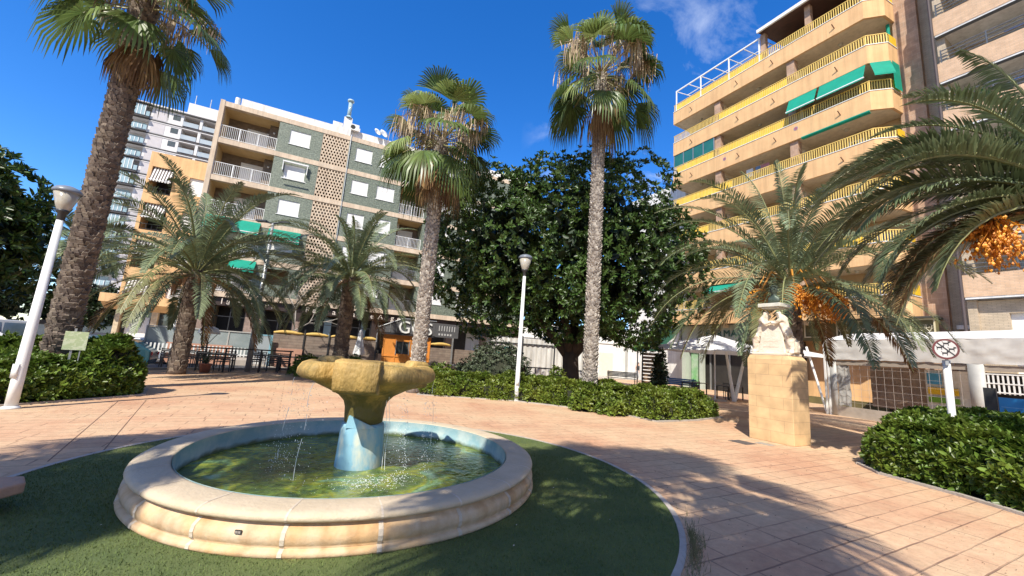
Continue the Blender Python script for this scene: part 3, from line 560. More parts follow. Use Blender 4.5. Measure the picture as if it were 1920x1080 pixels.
for i in range(150):
    x,y,z=random.uniform(-5.2,-4.0),random.uniform(-.7,-.2),random.uniform(4.05,4.45); s=.07; b.add([(x-s,y,z),(x,y-s,z+s*.4),(x+s,y,z+.02),(x,y+s,z+s*.5)],[(0,1,2,3)])
b.obj('flowers',mat('magenta_flowers',(.45,.02,.22),(.3,.02,.14)),T)
b=MB()
for x0,x1 in ((-5.5,-5.2),(-3.3,-2.9),(-1.3,-.8)): b.box(x0,x1,0,.4,-.4,2.95)
b.box(-2.9,-1.3,.05,.3,0,1.1); b.box(-5.2,-3.3,.05,.3,0,.7); b.obj('cream_pier',brick_mat('cream_stone',(.60,.48,.32),(.55,.43,.28),(.42,.34,.24),.6,.3),T)
b=MB(); b.box(-5.2,4,.8,.85,0,2.9); b.obj('ground_floor_glass',K['glass'],T); b=MB(); b.box(-4.9,-3.5,.5,.55,.9,2.5); b.obj('white_blind',K['shutter'],T)
# ---- far white tower
W_=thing('apartment_tower','tall white tower with glazed balconies and dark floor lines behind the peach block','building',(MPX-70*math.sin(MA),MPY+70*math.cos(MA),0),MA)
b=MB(); lines=MB(); glb=MB(); rec=MB(); win=MB(); grille=MB(); rail=MB(); bay=MB()
Z0=48.6; n=15
b.box(-28.3,-22.8,0,12,5,Z0); b.box(-22.8,-8,1.8,12,5,Z0); b.box(-31.6,-28.3,1.3,12,5,Z0)
for k in range(n):
    for q_ in (lines,rail,rec,win,grille,bay,glb): q_.grp(k)
    z=Z0-3.04*k; lines.box(-31.9,-8,-.12 if k else -.5,.3,z-.28,z+.02); lines.box(-31.9,-28.3,-.9,-.12,z-.22,z)
    b.box(-31.8,-8,-.10,1.8,z-.46,z-.285)
    grille.box(-27.9,-25.6,-.03,.0,z-2.9,z-.6)
    win.box(-24.6,-23.3,-.02,.02,z-1.95,z-.75)
    b.box(-19.9,-19.4,-.05,1.8,z-2.75,z-.46)
    rail.box(-22.75,-20.0,-.1,-.06,z-2.75,z-1.75); rail.box(-19.3,-8.1,-.1,-.06,z-2.75,z-1.75)
    rec.box(-22.6,-20.2,1.75,1.79,z-2.6,z-.6); rec.box(-19.0,-16.2,1.75,1.79,z-2.6,z-.6); rec.box(-15.5,-9,1.75,1.79,z-2.6,z-.6)
    if k in (0,4,5,7,8,9,11): bay.box(-31.7,-29.1,-.6,-.55,z-2.72,z-.46); bay.box(-31.7,-31.66,-.55,1,z-2.72,z-.46)
    else: bay.box(-31.7,-29.1,-.6,-.55,z-2.72,z-1.75); bay.box(-31.2,-29.2,1.2,1.28,z-2.6,z-.8)
    for x in np.arange(-31.6,-29.0,.62): glb.box(x-.05,x+.05,-.64,-.601,z-2.74,z-(.46 if k in (0,4,5,7,8,9,11) else 1.75))
    bay.box(-28.95,-28.35,-.5,-.46,z-2.72,z-1.7)
b.box(-22.9,-10,1.5,10,Z0+.02,52.2); b.box(-31.9,-8,.35,12,Z0,Z0+.7); b.box(-31.6,-14,-.2,6,0,4.8)
b.obj('tower_wall',mat('tower_white',(.70,.67,.66),(.62,.59,.57),.4,.8),W_); lines.obj('floor_line',mat('dark_slab_edge',(.05,.045,.045)),W_)
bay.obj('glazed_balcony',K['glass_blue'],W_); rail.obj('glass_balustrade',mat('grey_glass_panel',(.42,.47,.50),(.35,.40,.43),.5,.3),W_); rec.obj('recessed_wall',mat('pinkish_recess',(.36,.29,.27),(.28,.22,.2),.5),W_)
glb.obj('white_frame',K['white'],W_)
grille.obj('grey_grille',slat_mat('tower_grille',(.52,.48,.48),.18,axis='X'),W_); win.obj('small_window',K['glass'],W_)
b=MB()
for x,h in ((-14.6,5),(-12.2,4.6)): b.grp(int(x)); b.tube([(x,3,52.2),(x,3,52.2+h)],.55,12)
for x in (-22.3,-19.5,-16.6): b.grp(int(x)); b.tube([(x,3,52.2),(x,3,55)],.08,6)
b.obj('roof_flue',K['white_dirty'],W_)
# ---- low shops at the foot of the tower
S=thing('shop_building','low white and beige shop building under the white tower across the street','building',(MPX-42*math.sin(MA),MPY+42*math.cos(MA),0),MA)
b=MB(); b.box(-22.5,-4,0,6,3.6,6.6); b.obj('upper_wall',K['white_wall'],S); b=MB(); b.box(-22.5,-4,.6,6,0,3.6); b.obj('lower_wall',K['tan'],S)
b=MB(); b.box(-22.7,-4,-.2,0,6.5,6.8); b.box(-22.6,-4,-.6,0,3.3,3.6); b.obj('cornice',K['white'],S)
b=MB(); b.box(-21.5,-17,.5,.58,.2,3); b.grp(1); b.box(-15.5,-11.5,.5,.58,.1,3); b.grp(2); b.box(-10,-6,.5,.58,.1,3); b.obj('shop_window',K['glass'],S)
b=MB(); b.box(-20,-16,-.02,.0,4.2,5.8); b.grp(1); b.box(-14,-11,-.02,0,4.2,5.8); b.obj('upper_window',K['glass_blue'],S)
# ---- low white building behind the rubber tree
Wb=thing('shop_building','low white building with a dark passage seen under the big dark tree','building',(2,41,0),R_(10))
b=MB(); wall_open(b,-10,22,0,4.9,[(12.3,15.6,0,3.1)],0,.4); b.box(-10,22,5,6,0,4.9); b.box(-10,22,.4,5,4.5,4.7); b.box(-10,22,-.12,0,4.7,5.0); b.box(-10,22,-.1,0,3.45,3.6); b.obj('rendered_wall',K['white_wall'],Wb)
b=MB(); b.box(10.6,12.2,-.03,0,.1,3.2); b.grp(1); b.box(-3,3,-.03,0,0,3.3); b.obj('grey_panel',K['canvas_grey'],Wb)
b=MB(); b.box(12.3,15.6,3,3.1,0,3.1); b.obj('dark_passage',mat('passage_brown',(.13,.09,.07),(.09,.06,.05)),Wb); b=MB(); b.box(7.7,9.2,-.04,0,.1,2.5); b.obj('door',mat('cream_door',(.66,.60,.5),(.6,.55,.45)),Wb)
b=MB(); b.box(13.0,13.25,1.5,1.6,.5,2.9); b.obj('white_notice',K['white'],Wb)
# corrugated fence with mural
cf=thing('corrugated_fence','white corrugated metal fence with painted patches behind the shrub','fence',(-1.5,33.5,0),R_(4))
b=MB(); n=90
b.add([(x*.09,.04*math.sin(x*1.3),z) for x in range(n) for z in (0,3.0)],[(2*i,2*i+2,2*i+3,2*i+1) for i in range(n-1)]); b.obj('corrugated_sheet',mat('weathered_white_sheet',(.62,.60,.55),(.38,.36,.33),1.2,.6,stretch=(3,1,.3)),cf)
b=MB()
for x in (0,2.7,5.4,7.9): b.box(x-.05,x+.05,-.12,-.05,0,3.2)
b.box(0,8,-.11,-.06,2.5,2.6); b.obj('fence_post',K['metal_dark'],cf)
b=MB(); random.seed(5)
for i in range(26):
    b.grp(i); x,z,s=random.uniform(.3,2.2),random.uniform(.8,2.1),random.uniform(.08,.26); b.add([(x+s*math.cos(a)*random.uniform(.7,1.2),-.051-i*.0006,z+s*math.sin(a)) for a in np.linspace(0,2*PI,8)[:-1]],[tuple(range(7))],i%3)
b.obj('painted_patch',[mat('mural_black',(.03,.03,.03)),mat('mural_white',(.7,.7,.68)),mat('mural_teal',(.05,.35,.33))],cf)
# ---- balcony block on the right
R=thing('apartment_block','tall ochre apartment block with long yellow railed balconies and a rounded corner','building',(RPX,RPY,0),RA)
RT=[24.0,21.0,18.03,15.04,12.04,9.04,6.13]; PATH=[(0,0),(13.65,0),(14.40,.72),(14.47,1.75)]
def offs(path,t):
    P=[Vector(p) for p in path]; o=[]
    for i,p in enumerate(P):
        d1=(P[i]-P[i-1]).normalized() if i else (P[1]-P[0]).normalized(); d2=(P[i+1]-P[i]).normalized() if i<len(P)-1 else d1
        n1,n2=Vector((-d1.y,d1.x)),Vector((-d2.y,d2.x)); m=(n1+n2).normalized(); o.append(p+m*(t/max(.3,m.dot(n1))))
    return [(q.x,q.y) for q in o]
def path_wall(b,path,t0,t1,z0,z1,m=0):
    A,Bq=offs(path,t0),offs(path,t1); k=len(A); vs=[(x,y,z) for z in (z0,z1) for x,y in A+Bq]; n=2*k
    fs=[]
    for i in range(k-1):
        fs+=[(i,i+1,n+i+1,n+i),(k+i+1,k+i,n+k+i,n+k+i+1),(n+i,n+i+1,n+k+i+1,n+k+i),(i+1,i,k+i,k+i+1)]
    fs+=[(0,n,n+k,k),(k-1,2*k-1,n+2*k-1,n+k-1)]
    b.add(vs,fs,m)
def along(path,step,s0=0,s1=1e9):
    s=0; out=[]
    P=[Vector(p) for p in path]; nxt=max(s0,step/2)
    for a,c in zip(P,P[1:]):
        Ls=(c-a).length; d=(c-a)/Ls
        while nxt<s+Ls and nxt<s1:
            out.append(((a+d*(nxt-s)),d,nxt)); nxt+=step
        s+=Ls
    return out
fas=MB(); cop=MB(); sof=MB(); slabs=MB(); spout=MB()
for i,z in enumerate(RT):
    bot=z-1.22
    for q_ in (fas,cop,slabs): q_.grp(i)
    path_wall(fas,PATH,0,.14,bot+.0,z-.04); path_wall(cop,PATH,-.03,.17,z-.04,z); path_wall(cop,PATH,-.012,0,bot,bot+.05) if False else None
    poly=[(0.02,.141)]+offs(PATH,.142)[1:]+[(14.3,2.2),(0,2.2)]
    slabs.prism(poly,bot+.03,bot+.20); slabs.box(0,.14,.141,2.2,bot,z-.04)
    for x in (1.9,5.9,8.5,12.2): spout.grp(i*20+int(x)); spout.tube([(x,.02,bot+.42),(x-.05,-.22,bot+.66)],.03,6)
    for x in (4.1,9.52): slabs.box(x-.12,x+.12,.5,2.2,bot-.22,bot+.03)
fas.obj('balcony_parapet',K['peach'],R); cop.obj('parapet_coping',K['white'],R); slabs.obj('balcony_slab',K['cream'],R); spout.obj('drain_spout',K['rust'],R)
b=MB()
for i,z in enumerate(RT[:-1]):
    for x in (1.9,6.8,12.0): b.grp(i*20+int(x)); b.lathe([(0,-.16),(.08,-.14),(.13,-.08),(.14,0)],12,(x,1.2,z-1.19))
b.obj('ceiling_lamp',mat('lamp_cream',(.5,.45,.35)),R,True)
yb=MB(); pn=MB()
def rails(i,s0,s1,panel,h=.62,red=False):
    z=RT[i]; 
    for p,d,s in along(PATH,.125,s0,s1):
        q=p+Vector((-d.y,d.x))*.07
        (yb).obox(q,d,.026,.008,z+.03,z+h)
    if panel:
        for p,d,s in along(PATH,.5,s0+.0,s1-.2):
            q=p+Vector((-d.y,d.x))*.085+d*.25; pn.obox(q,d,.24,.004,z+.06,z+h-.05)
def toprail(i,h=.62):
    z=RT[i]; path_wall(yb,offs(PATH,.045),0,.05,z+h,z+h+.04)
for i in range(7):
    yb.grp(i); toprail(i)
    pans={0:[(0,7.6)],1:[(4.3,9.3)],2:[(0.1,3.9),(4.3,9.2)],3:[(.1,5)],4:[(0,3)],5:[(9.8,13)],6:[]}[i]
    rails(i,.05,15.6,False)
    for a,c in pans:
        pn.grp(i*100+int(a*10))
        for p,d,s in along(PATH,.5,a,c-.2):
            q=p+Vector((-d.y,d.x))*.085+d*.25; pn.obox(q,d,.243,.004,RT[i]+.06,RT[i]+.58)
    pn.grp(i*100+99); pn.obox((14.44,1.3),(.07,1),.40,.005,RT[i]+.05,RT[i]+.60)
yb.obj('yellow_railing',K['yellow_bar'],R); pn.obj('yellow_rail_panel',K['yellow'],R)
# columns, back wall with openings
b=MB()
for i,z in enumerate(RT[:-1]):
    lo=RT[i+1]; 
    for x in (4.1,9.52): b.grp(i*20+int(x)); b.box(x-.24,x+.24,.16,.60,lo-1.0,z-1.22)

b.obj('tiled_column',K['pillar_tile'],R)
bw=MB(); dk=MB(); shu=MB()
for i,z in enumerate(RT[:-1]):
    z0,z1=RT[i+1]-1.02,z-1.20; ops=[(1.0,2.3,z0,z0+2.1),(2.7,3.5,z0+.9,z0+2.1),(5.2,7.0,z0,z0+2.1),(7.6,8.6,z0+.9,z0+2.1),(10.4,12.0,z0,z0+2.1),(12.5,13.5,z0+.9,z0+2.1)]
    bw.grp(i); wall_open(bw,0,14.3,z0,z1,ops,2.2,2.4)
    for j,o_ in enumerate(ops):
        (shu if (i*7+j*3)%5<2 else dk).grp(i*10+j).box(o_[0],o_[1],2.28,2.32,o_[2],o_[3])
bw.obj('balcony_back_wall',mat('ochre_inner_wall',(.50,.36,.20),(.44,.31,.17),1.4,.85),R); dk.obj('dark_window',K['glass'],R); shu.obj('roller_shutter',K['shutter'],R)
b=MB(); b.box(0,14.3,2.41,10,0,24); b.obj('core_wall',K['peach'],R)
# divider walls beside the columns
b=MB()
for i,z in enumerate(RT[:-1]):
    for x in (4.1,9.52): b.grp(i*20+int(x)); b.box(x-.08,x+.08,1.3,2.2,RT[i+1]-1.02,z-1.22)
b.obj('balcony_divider',K['cream'],R)
# green glass enclosure, awnings
b=MB(); z=RT[2]+.64
for k in range(4): b.grp(k); b.box(.10+k*.95,.10+k*.95+.88,.05,.08,z,RT[1]-1.24)
b.obj('green_glass_enclosure',K['green_glass'],R); b=MB()
for k in range(5): b.box(.05+k*.95-.03,.05+k*.95+.03,.03,.10,z,RT[1]-1.23)
b.obj('enclosure_frame',K['metal'],R)
for x0,x1 in ((9.4,11.05),(11.2,13.55)): awning('green_awning',R,x0,x1,.02,RT[1]-1.24,-.42,RT[1]-2.25,K['green_awn'],.10)
b=MB(); z=RT[1]-1.25; A=Vector((13.75,.0)); Bv=Vector((14.45,.68)); nn=Vector((.69,-.72))*.40
b.add([(*A,z),(*Bv,z),(*(Bv+nn),z-1.0),(*(A+nn),z-1.0),(*(Bv+nn),z-1.1),(*(A+nn),z-1.1)],[(0,1,2,3),(3,2,4,5)]); b.add([(14.50,.75,z),(14.56,1.55,z),(14.60,1.55,z-1.75),(14.53,.75,z-1.75)],[(0,1,2,3)]); b.obj('green_awning',K['green_awn'],R)
b=MB(); b.tube([(10.1,-.1,RT[2]-1.32),(13.6,-.1,RT[2]-1.32)],.07,8); b.box(10.1,13.6,-.12,.1,RT[2]-1.38,RT[2]-1.34); b.obj('rolled_awning',K['green_awn'],R)
awning('green_awning',R,3.4,6.5,.2,RT[5]-1.24+.0,-.8,RT[5]-1.9,K['green_awn'],.1)
awning('green_awning',R,2.6,6.6,.3,RT[5]-1.25,-.0,RT[5]-1.3,K['green_awn'],.02) if False else None
b=MB(); b.tube([(14.2,1.6,RT[0]-1.3),(14.2,1.6,RT[1]+.0)],.09,8); b.obj('rolled_side_blind',K['green_awn'],R)
# roof: pergola frame at the left, dark canopy at the right
b=MB()
for x in (.25,2.7,5.2,7.55): b.box(x-.04,x+.04,.05,.13,24,25.9); b.box(x-.04,x+.04,2.9,2.98,24,26.4)
b.box(.2,7.6,.05,.13,25.9,26.0); b.box(.2,7.6,2.9,2.98,26.4,26.5); b.box(.2,7.6,1.5,1.56,26.15,26.2)
for x in np.arange(.25,7.8,1.22): b.tube([(x,.09,25.95),(x,2.94,26.45)],.035,4)
b.obj('white_pergola',K['white'],R)
b=MB(); b.add([(7.7,-.25,26.15),(15.3,-.25,26.15),(15.3,6,27.0),(7.7,6,27.0),(7.7,-.25,26.32),(15.3,-.25,26.32),(15.3,6,27.2),(7.7,6,27.2)],[(3,2,1,0),(4,5,6,7),(1,2,6,5),(3,0,4,7),(2,3,7,6)]); b.obj('roof_canopy',K['canopy_dark'],R)
b=MB(); b.box(7.65,15.35,-.38,-.252,26.12,26.36); b.obj('white_gutter',K['white'],R)
b=MB(); 
for x in (7.78,10.7,13.5): b.grp(int(x)); b.box(x-.17,x+.17,.16,.5,24,26.2)
b.obj('roof_post',K['pillar_tile'],R)
b=MB(); b.box(7.9,14.3,2.6,2.8,24,26.8); b.obj('penthouse_wall',K['canopy_dark'],R)
# corner pier and set back brick wall
b=MB(); b.box(14.35,15.42,1.76,10,0,28); b.obj('corner_pier',K['pillar_tile'],R)
b=MB(); b.box(15.422,17.2,2.1,10,0,29); b.obj('set_back_wall',K['brick_grey'],R)
b=MB(); 
for z in (25,23.2,19.5,14.3): b.grp(int(z)); b.lathe([(0,0),(.06,.02),(.05,.14),(0,.16)],8,(15.3,1.9,z))
b.obj('wall_fitting',K['white'],R)
b=MB()
for x,z,cc in ((4.75,RT[2]-.5,0),(9.75,RT[2]-.45,0)): b.lathe([(0,-.015),(.12,-.015),(.12,0)],14,(x,-.01,z))
for v in range(len(b.v)): x,y,z=b.v[v]; b.v[v]=(x,-.02+(z-round(z,0))*0,y+.0+z) if False else b.v[v]
# round wall stickers set flat on the parapet
b=MB()
for x,z in ((4.75,RT[2]-.5),(9.75,RT[2]-.45)):
    b.grp(int(x)); b.add([(x+.13*math.cos(a),-.012,z+.13*math.sin(a)) for a in np.linspace(0,2*PI,17)[:-1]],[tuple(range(16))],0); b.add([(x+.085*math.cos(a),-.016,z+.085*math.sin(a)) for a in np.linspace(0,2*PI,17)[:-1]],[tuple(range(16))],1)
b.obj('round_wall_badge',[mat('badge_grey',(.28,.25,.33)),mat('badge_rose',(.40,.12,.14))],R)
# ground floor shops
b=MB(); b.box(.1,8.7,1.0,1.3,3.75,4.93); b.box(.1,.45,1.0,2.2,0,3.75); b.box(1.7,2.0,1.0,1.3,0,3.75); b.obj('pharmacy_fascia',mat('pale_green_render',(.42,.47,.40),(.36,.41,.35),1.5,.8),R)
b=MB(); b.box(.5,8.7,2.0,2.1,0,3.75); b.obj('shop_interior_shade',K['dark'],R)  # near-black sheet, the shade inside the shop put in its colour
b=MB()
for x in (2.0,3.6,5.2,6.9,8.6): b.grp(int(x*10)); b.box(x-.05,x+.05,1.9,1.99,0,3.75)
b.obj('shop_mullion',K['metal'],R)
b=MB(); b.box(.6,1.65,1.5,1.56,.3,3.6); b.obj('green_shop_panel',mat('green_vinyl',(.12,.35,.12),(.35,.45,.33),1.5),R)
b=MB(); b.box(8.72,15.2,1.0,1.1,3.75,4.93); b.grp(1); b.box(8.72,15.2,1.0,1.3,0,.4); b.obj('olive_shop_wall',mat('olive_panel',(.14,.12,.045),(.10,.085,.035),2),R)
fr=MB(); 
for x0,x1 in ((9.2,10.4),(10.9,11.45),(11.95,12.95),(13.1,14.0),(14.15,15.1)):
    fr.grp(int(x0*10))
    for a,c,e,f in ((x0,x1,3.93,4.0),(x0,x1,4.82,4.90),(x0,x0+.06,4.0,4.82),(x1-.06,x1,4.0,4.82)): fr.box(a,c,.93,.995,e,f)
fr.obj('cream_window_frame',mat('cream_frame',(.62,.55,.36),(.55,.48,.3)),R)
br_=MB(); random.seed(11)
def twig(x,z,a,l,w,d,x0,x1):
    x2,z2=x+l*math.cos(a),z+l*math.sin(a)
    x2=max(x0+.05,min(x1-.05,x2)); z2=max(4.02,min(4.80,z2))
    if math.hypot(x2-x,z2-z)>.03: br_.tube([(x,.985,z),((x+x2)/2+.01,.985,(z+z2)/2),(x2,.985,z2)],[w,w*.85,w*.7],5)
    if d>0:
        for s in (-1,1): twig(x2,z2,a+s*random.uniform(.3,.75),l*random.uniform(.65,.85),w*.72,d-1,x0,x1)
for x0,x1 in ((10.9,11.45),(11.95,12.95),(13.1,14.0),(14.15,15.1)):
    br_.grp(int(x0*10))
    for xx in np.arange(x0+.15,x1,.3): twig(xx,4.02,PI/2+random.gauss(0,.15),.22,.026,3,x0,x1)
br_.obj('branch_cutout',mat('cut_out_branch',(.66,.60,.46),(.6,.54,.4)),R)
b=MB(); b.box(-.8,15.2,.7,2.2,5.16-.26,4.91+.08); b.obj('shop_soffit',mat('dark_soffit',(.06,.055,.045)),R)
fs_=thing('pharmacy_lettering','dark green letters reading FARMACIA on the pale green shop fascia','sign',(RPX,RPY,0),RA)
b=MB(); x=2.30
for chh in 'FARMACIA':
    b.grp(b.g+1); w=text_mb(b,chh,x,4.03,.70,.965,.03); x+= w+.085 if chh!='I' else w+.10
b.obj('letters',mat('dark_green_letter',(.02,.10,.075),(.015,.08,.06),3,.4),fs_)
ga=thing('green_shop_awning','dark green awning and green projecting sign at the far corner of the ochre block','awning',(RPX,RPY,0),RA)
b=MB(); b.add([(-2.8,1,4.6),(0,1,4.6),(0,-1,3.1),(-2.8,-1,3.1),(0,-1.01,2.7),(-2.8,-1.01,2.7)],[(0,1,2,3),(3,2,4,5)]); b.obj('canvas',mat('dark_green_canvas',(.01,.07,.03),(.01,.05,.02)),ga)
b=MB(); b.box(-3.1,-2.9,-1.2,-.5,2.7,3.4); b.obj('projecting_sign',mat('bright_green',(.05,.38,.08),(.04,.3,.06)),ga)
for x in (-2.8,-.1):
    b=MB(); b.tube([(x,-.98,0),(x,-.98,3.1)],.05,8); b.obj('post',K['metal_dark'],ga)
b=MB()
for k,(x,i) in enumerate(((7.3,1),(12.2,2),(2.5,0),(4.8,3),(8.9,4))):
    z=RT[i+1]-.1; b.grp(k); b.box(x-.4,x+.4,1.88,2.19,z+.75,z+1.3); b.add([(x-.12+.2*math.cos(a),1.876,z+1.02+.2*math.sin(a)) for a in np.linspace(0,2*PI,17)[:-1]],[tuple(range(16))],1)
b.obj('air_conditioner',[K['white_dirty'],K['dark']],R)
b=MB(); cols=[]
for k,(x,w,h,mi) in enumerate(((6.2,.5,.6,0),(6.8,.35,.5,1),(7.3,.6,.45,2),(10.6,.45,.6,1),(11.2,.5,.5,0))):
    z=RT[3 if x<9 else 4]+.55; b.grp(k); b.add([(x-w/2,.75,z+.75-h),(x+w/2,.77,z+.75-h),(x+w/2,.75,z+.75),(x-w/2,.75,z+.75)],[(0,1,2,3)],mi)
b.obj('laundry',[K['white'],mat('laundry_blue',(.15,.25,.4)),mat('laundry_rose',(.5,.2,.2))],R)
# ---- pale block seen past the far corner
Pb=thing('apartment_block','pale block glimpsed between the big dark tree and the ochre block','building',(RPX,RPY,0),RA)
b=MB(); pw=[(-8+2.4*k+.6,-8+2.4*k+1.8,3+3*j+1,3+3*j+2.3) for k in range(3) for j in range(5)]; wall_open(b,-9,-2.2,0,19.3,pw,4,4.3); b.box(-9,-2.2,4.9,12,0,19.2); b.box(-2.2,-1.9,4,12,0,19.3); b.obj('rendered_wall',K['white_wall'],Pb)
b=MB(); b.box(-9,-2.2,4.4,4.45,0,19); b.obj('dark_glass',K['glass'],Pb)
# ---- brick block at the far right
Bk=thing('apartment_block','buff brick block with dark horizontal balcony rails at the right edge behind the date palm','building',(RPX,RPY,0),RA)
BT=[23.3,20.55,17.85,15.2,12.35,9.55,6.75]; X0,X1=16.42,27
bd=MB(); wt=MB(); rl=MB(); wl=MB(); wd=MB(); sh2=MB(); pi=MB()
for i,z in enumerate(BT):
    for q_ in (bd,wt,rl,wl): q_.grp(i)
    bd.box(X0,X1,0,.25,z-1.05,z); wt.box(X0+.02,X1,.02,2.2,z-1.15,z-1.052); rl.box(X0,X1,.0,.25,z-1.17,z-1.152)
    for k in range(4): rl.box(X0+.12,X1,.08,.12,z+.12+k*.19,z+.155+k*.19)
    for x in np.arange(X0+.14,X1,1.55): rl.box(x-.025,x+.025,.07,.13,z,z+.76)
    zt=BT[i-1]-1.17 if i else 26
    wall_open(wl,X0,X1,z-1.0,zt,[(X0+1.3,X0+3.9,z-.8,z+1.45),(X0+5.4,X0+8.4,z-.8,z+1.45)],2.2,2.45)
    for a in (X0+1.3,X0+5.4): wd.grp(i*2+(a>X0+3)); sh2.grp(i*2+(a>X0+3)); wd.box(a,a+2.8,2.32,2.36,z-.8,z+1.45); sh2.box(a,a+2.8,2.27,2.31,z+ (1.0 if i<4 else .1),z+1.45)
    for a in (X0+1.3,X0+2.6,X0+3.9,X0+5.4,X0+6.9,X0+8.2): pi.box(a-.03,a+.03,2.24,2.30,z-.8,z+1.45) if not pi.grp(i*2+(a>X0+5)) else pi.box(a-.03,a+.03,2.24,2.30,z-.8,z+1.45)
wl.grp(99); wl.box(X0,X0+.3,.26,2.2,0,26); wall_open(wl,X0,X1,0,BT[-1]-1.2,[(X0+1.2,X0+5,2.3,4.95),(X0+6,X0+9,2.3,4.95)],.4,.7)
bd.obj('brick_parapet',K['brick'],Bk); wt.obj('white_slab',K['white_wall'],Bk); rl.obj('balcony_rail',mat('grey_blue_rail',(.10,.11,.13),(.08,.09,.10),3,.4),Bk); wl.obj('brick_wall',K['brick_grey'],Bk); wd.obj('window_glass',K['glass'],Bk); sh2.obj('grey_shutter',mat('grey_shutter',(.30,.34,.36),(.26,.30,.32)),Bk); pi.obj('window_frame',K['metal'],Bk)
b=MB(); b.box(X0+1.2,X0+5,.6,.66,2.3,4.95); b.grp(1); b.box(X0+6,X0+9,.6,.66,2.3,4.95); b.obj('white_roller_shutter',K['shutter'],Bk)
b=MB()
for k in range(4): b.box(X0+.9,X0+9.2,.22,.26,3.2+.22*k,3.24+.22*k)
for x in (X0+.9,X0+3.2,X0+5.5,X0+9.2): b.box(x-.03,x+.03,.2,.28,3.1,3.95)
b.obj('lower_rail',K['metal_dark'],Bk)
b=MB(); b.tube([(X0-.06,-.05,0),(X0-.06,-.05,26)],.06,8); b.obj('drain_pipe',mat('dark_pipe',(.08,.06,.06)),Bk)
b=MB()
for i in range(160): 
    x,y,z=X0+random.uniform(.5,1.6),random.uniform(.2,.6),BT[3]+random.uniform(0,.5); s=.07; b.add([(x-s,y,z),(x,y-s,z+s*.4),(x+s,y,z+.02),(x,y+s,z+s*.5)],[(0,1,2,3)])
b.obj('balcony_plant',mat('balcony_plant_green',(.05,.22,.12),(.03,.14,.08)),Bk)
b=MB(); b.box(X0-.75,X0-.35,1.8,2.09,3.3,4.1); b.grp(1); b.box(X0-.8,X0-.2,1.8,2.09,4.4,4.6); b.grp(2); b.box(X0-.6,X0-.3,1.8,2.09,2.4,3.0); b.obj('meter_box',K['white_dirty'],Bk)
# ================================================================ VEGETATION
def nrm(a): return a/np.maximum(np.linalg.norm(a,axis=-1,keepdims=True),1e-9)
def leaf_mesh(name,P,D,U,Ln,Wd,mats,fold=.18,bend=.12,midx=None):
    """pointed oval leaves, 6 points and two quads each"""
    n=len(P); D=nrm(D); S=nrm(np.cross(D,U)); Nn=np.cross(S,D); Ln=np.asarray(Ln)[:,None]; Wd=np.asarray(Wd)[:,None]
    V=np.empty((n,6,3)); V[:,0]=P; V[:,1]=P+D*Ln*.33+S*Wd*.5+Nn*Wd*fold; V[:,2]=P+D*Ln*.72+S*Wd*.42+Nn*Wd*fold-Nn*Ln*bend*.5
    V[:,3]=P+D*Ln-Nn*Ln*bend; V[:,4]=P+D*Ln*.72-S*Wd*.42+Nn*Wd*fold-Nn*Ln*bend*.5; V[:,5]=P+D*Ln*.33-S*Wd*.5+Nn*Wd*fold
    b=(np.arange(n)*6)[:,None]; F=np.concatenate([b+np.array([0,1,2,3]),b+np.array([0,3,4,5])],1).reshape(-1,4)
    return np_mesh(name,V.reshape(-1,3),F,mats,midx=None if midx is None else np.repeat(midx,2))
def rosettes(C,Nr,k,Ln,Wd,spread=(.5,1.2),jit=.25):
    """k leaves round every centre C with outward axis Nr"""
    n=len(C); Nr=nrm(Nr); T=nrm(np.cross(Nr,RNG.normal(size=(n,3)))); B=np.cross(Nr,T)
    P=np.repeat(C,k,0); NN=np.repeat(Nr,k,0); a=(np.tile(np.arange(k),n)*2.4+np.repeat(RNG.random(n)*6.28,k))[:,None]+RNG.normal(0,.2,(n*k,1))
    sp=RNG.uniform(*spread,(n*k,1)); rad=np.repeat(T,k,0)*np.cos(a)+np.repeat(B,k,0)*np.sin(a)
    D=nrm(NN*np.cos(sp)+rad*np.sin(sp)+RNG.normal(0,jit*.4,(n*k,3))); U=nrm(NN+.3*RNG.normal(size=(n*k,3)))
    L_=Ln*RNG.uniform(.6,1.15,n*k); return P+rad*.02,D,U,L_,L_*Wd/Ln*RNG.uniform(.8,1.15,n*k)
def leafm(name,c1,c2,rough=.35,island=.35,transl=.22,scale=1.2,spec=.4): return mat(name,c1,c2,scale,rough,island=island,transl=transl,spec=spec)
K['ficus']=leafm('rubber_tree_leaf',(.032,.066,.013),(.075,.125,.026),.36,.45,.16,1.0,.4)
K['ficus_in']=leafm('shade_dark_leaf',(.012,.026,.008),(.02,.038,.01),.5,.3,.08)  # dark leaf: inner-crown shade put in the colour; also for far dark trees
K['hedge']=leafm('hedge_leaf',(.075,.13,.018),(.16,.215,.032),.36,.45,.28,1.4)
K['hedge_lush']=leafm('bright_hedge_leaf',(.10,.155,.02),(.20,.235,.035),.36,.45,.28,1.4)
K['hedge_core']=mat('hedge_inner_shade',(.018,.024,.010),(.03,.03,.015),5,.9)  # dark colour standing for the shade inside hedges and bushes
K['olive']=leafm('grey_green_leaf',(.065,.085,.045),(.095,.115,.065),.5,.35,.15)
K['soil']=mat('dry_soil',(.16,.10,.065),(.09,.06,.04),9,.95,.6,60)
K['bark_dark']=mat('smooth_dark_bark',(.07,.05,.04),(.04,.03,.025),3,.85,.5,14)
K['frond']=leafm('date_palm_leaflet',(.125,.165,.080),(.215,.255,.145),.42,.32,.15,.8)
K['frond_y']=leafm('yellowing_leaflet',(.15,.16,.06),(.20,.19,.09),.5,.3,.2)
K['rachis']=mat('frond_rib',(.24,.26,.11),(.20,.19,.08),3,.5)
K['fan']=leafm('fan_leaf',(.065,.11,.028),(.15,.20,.055),.36,.35,.30,.7)
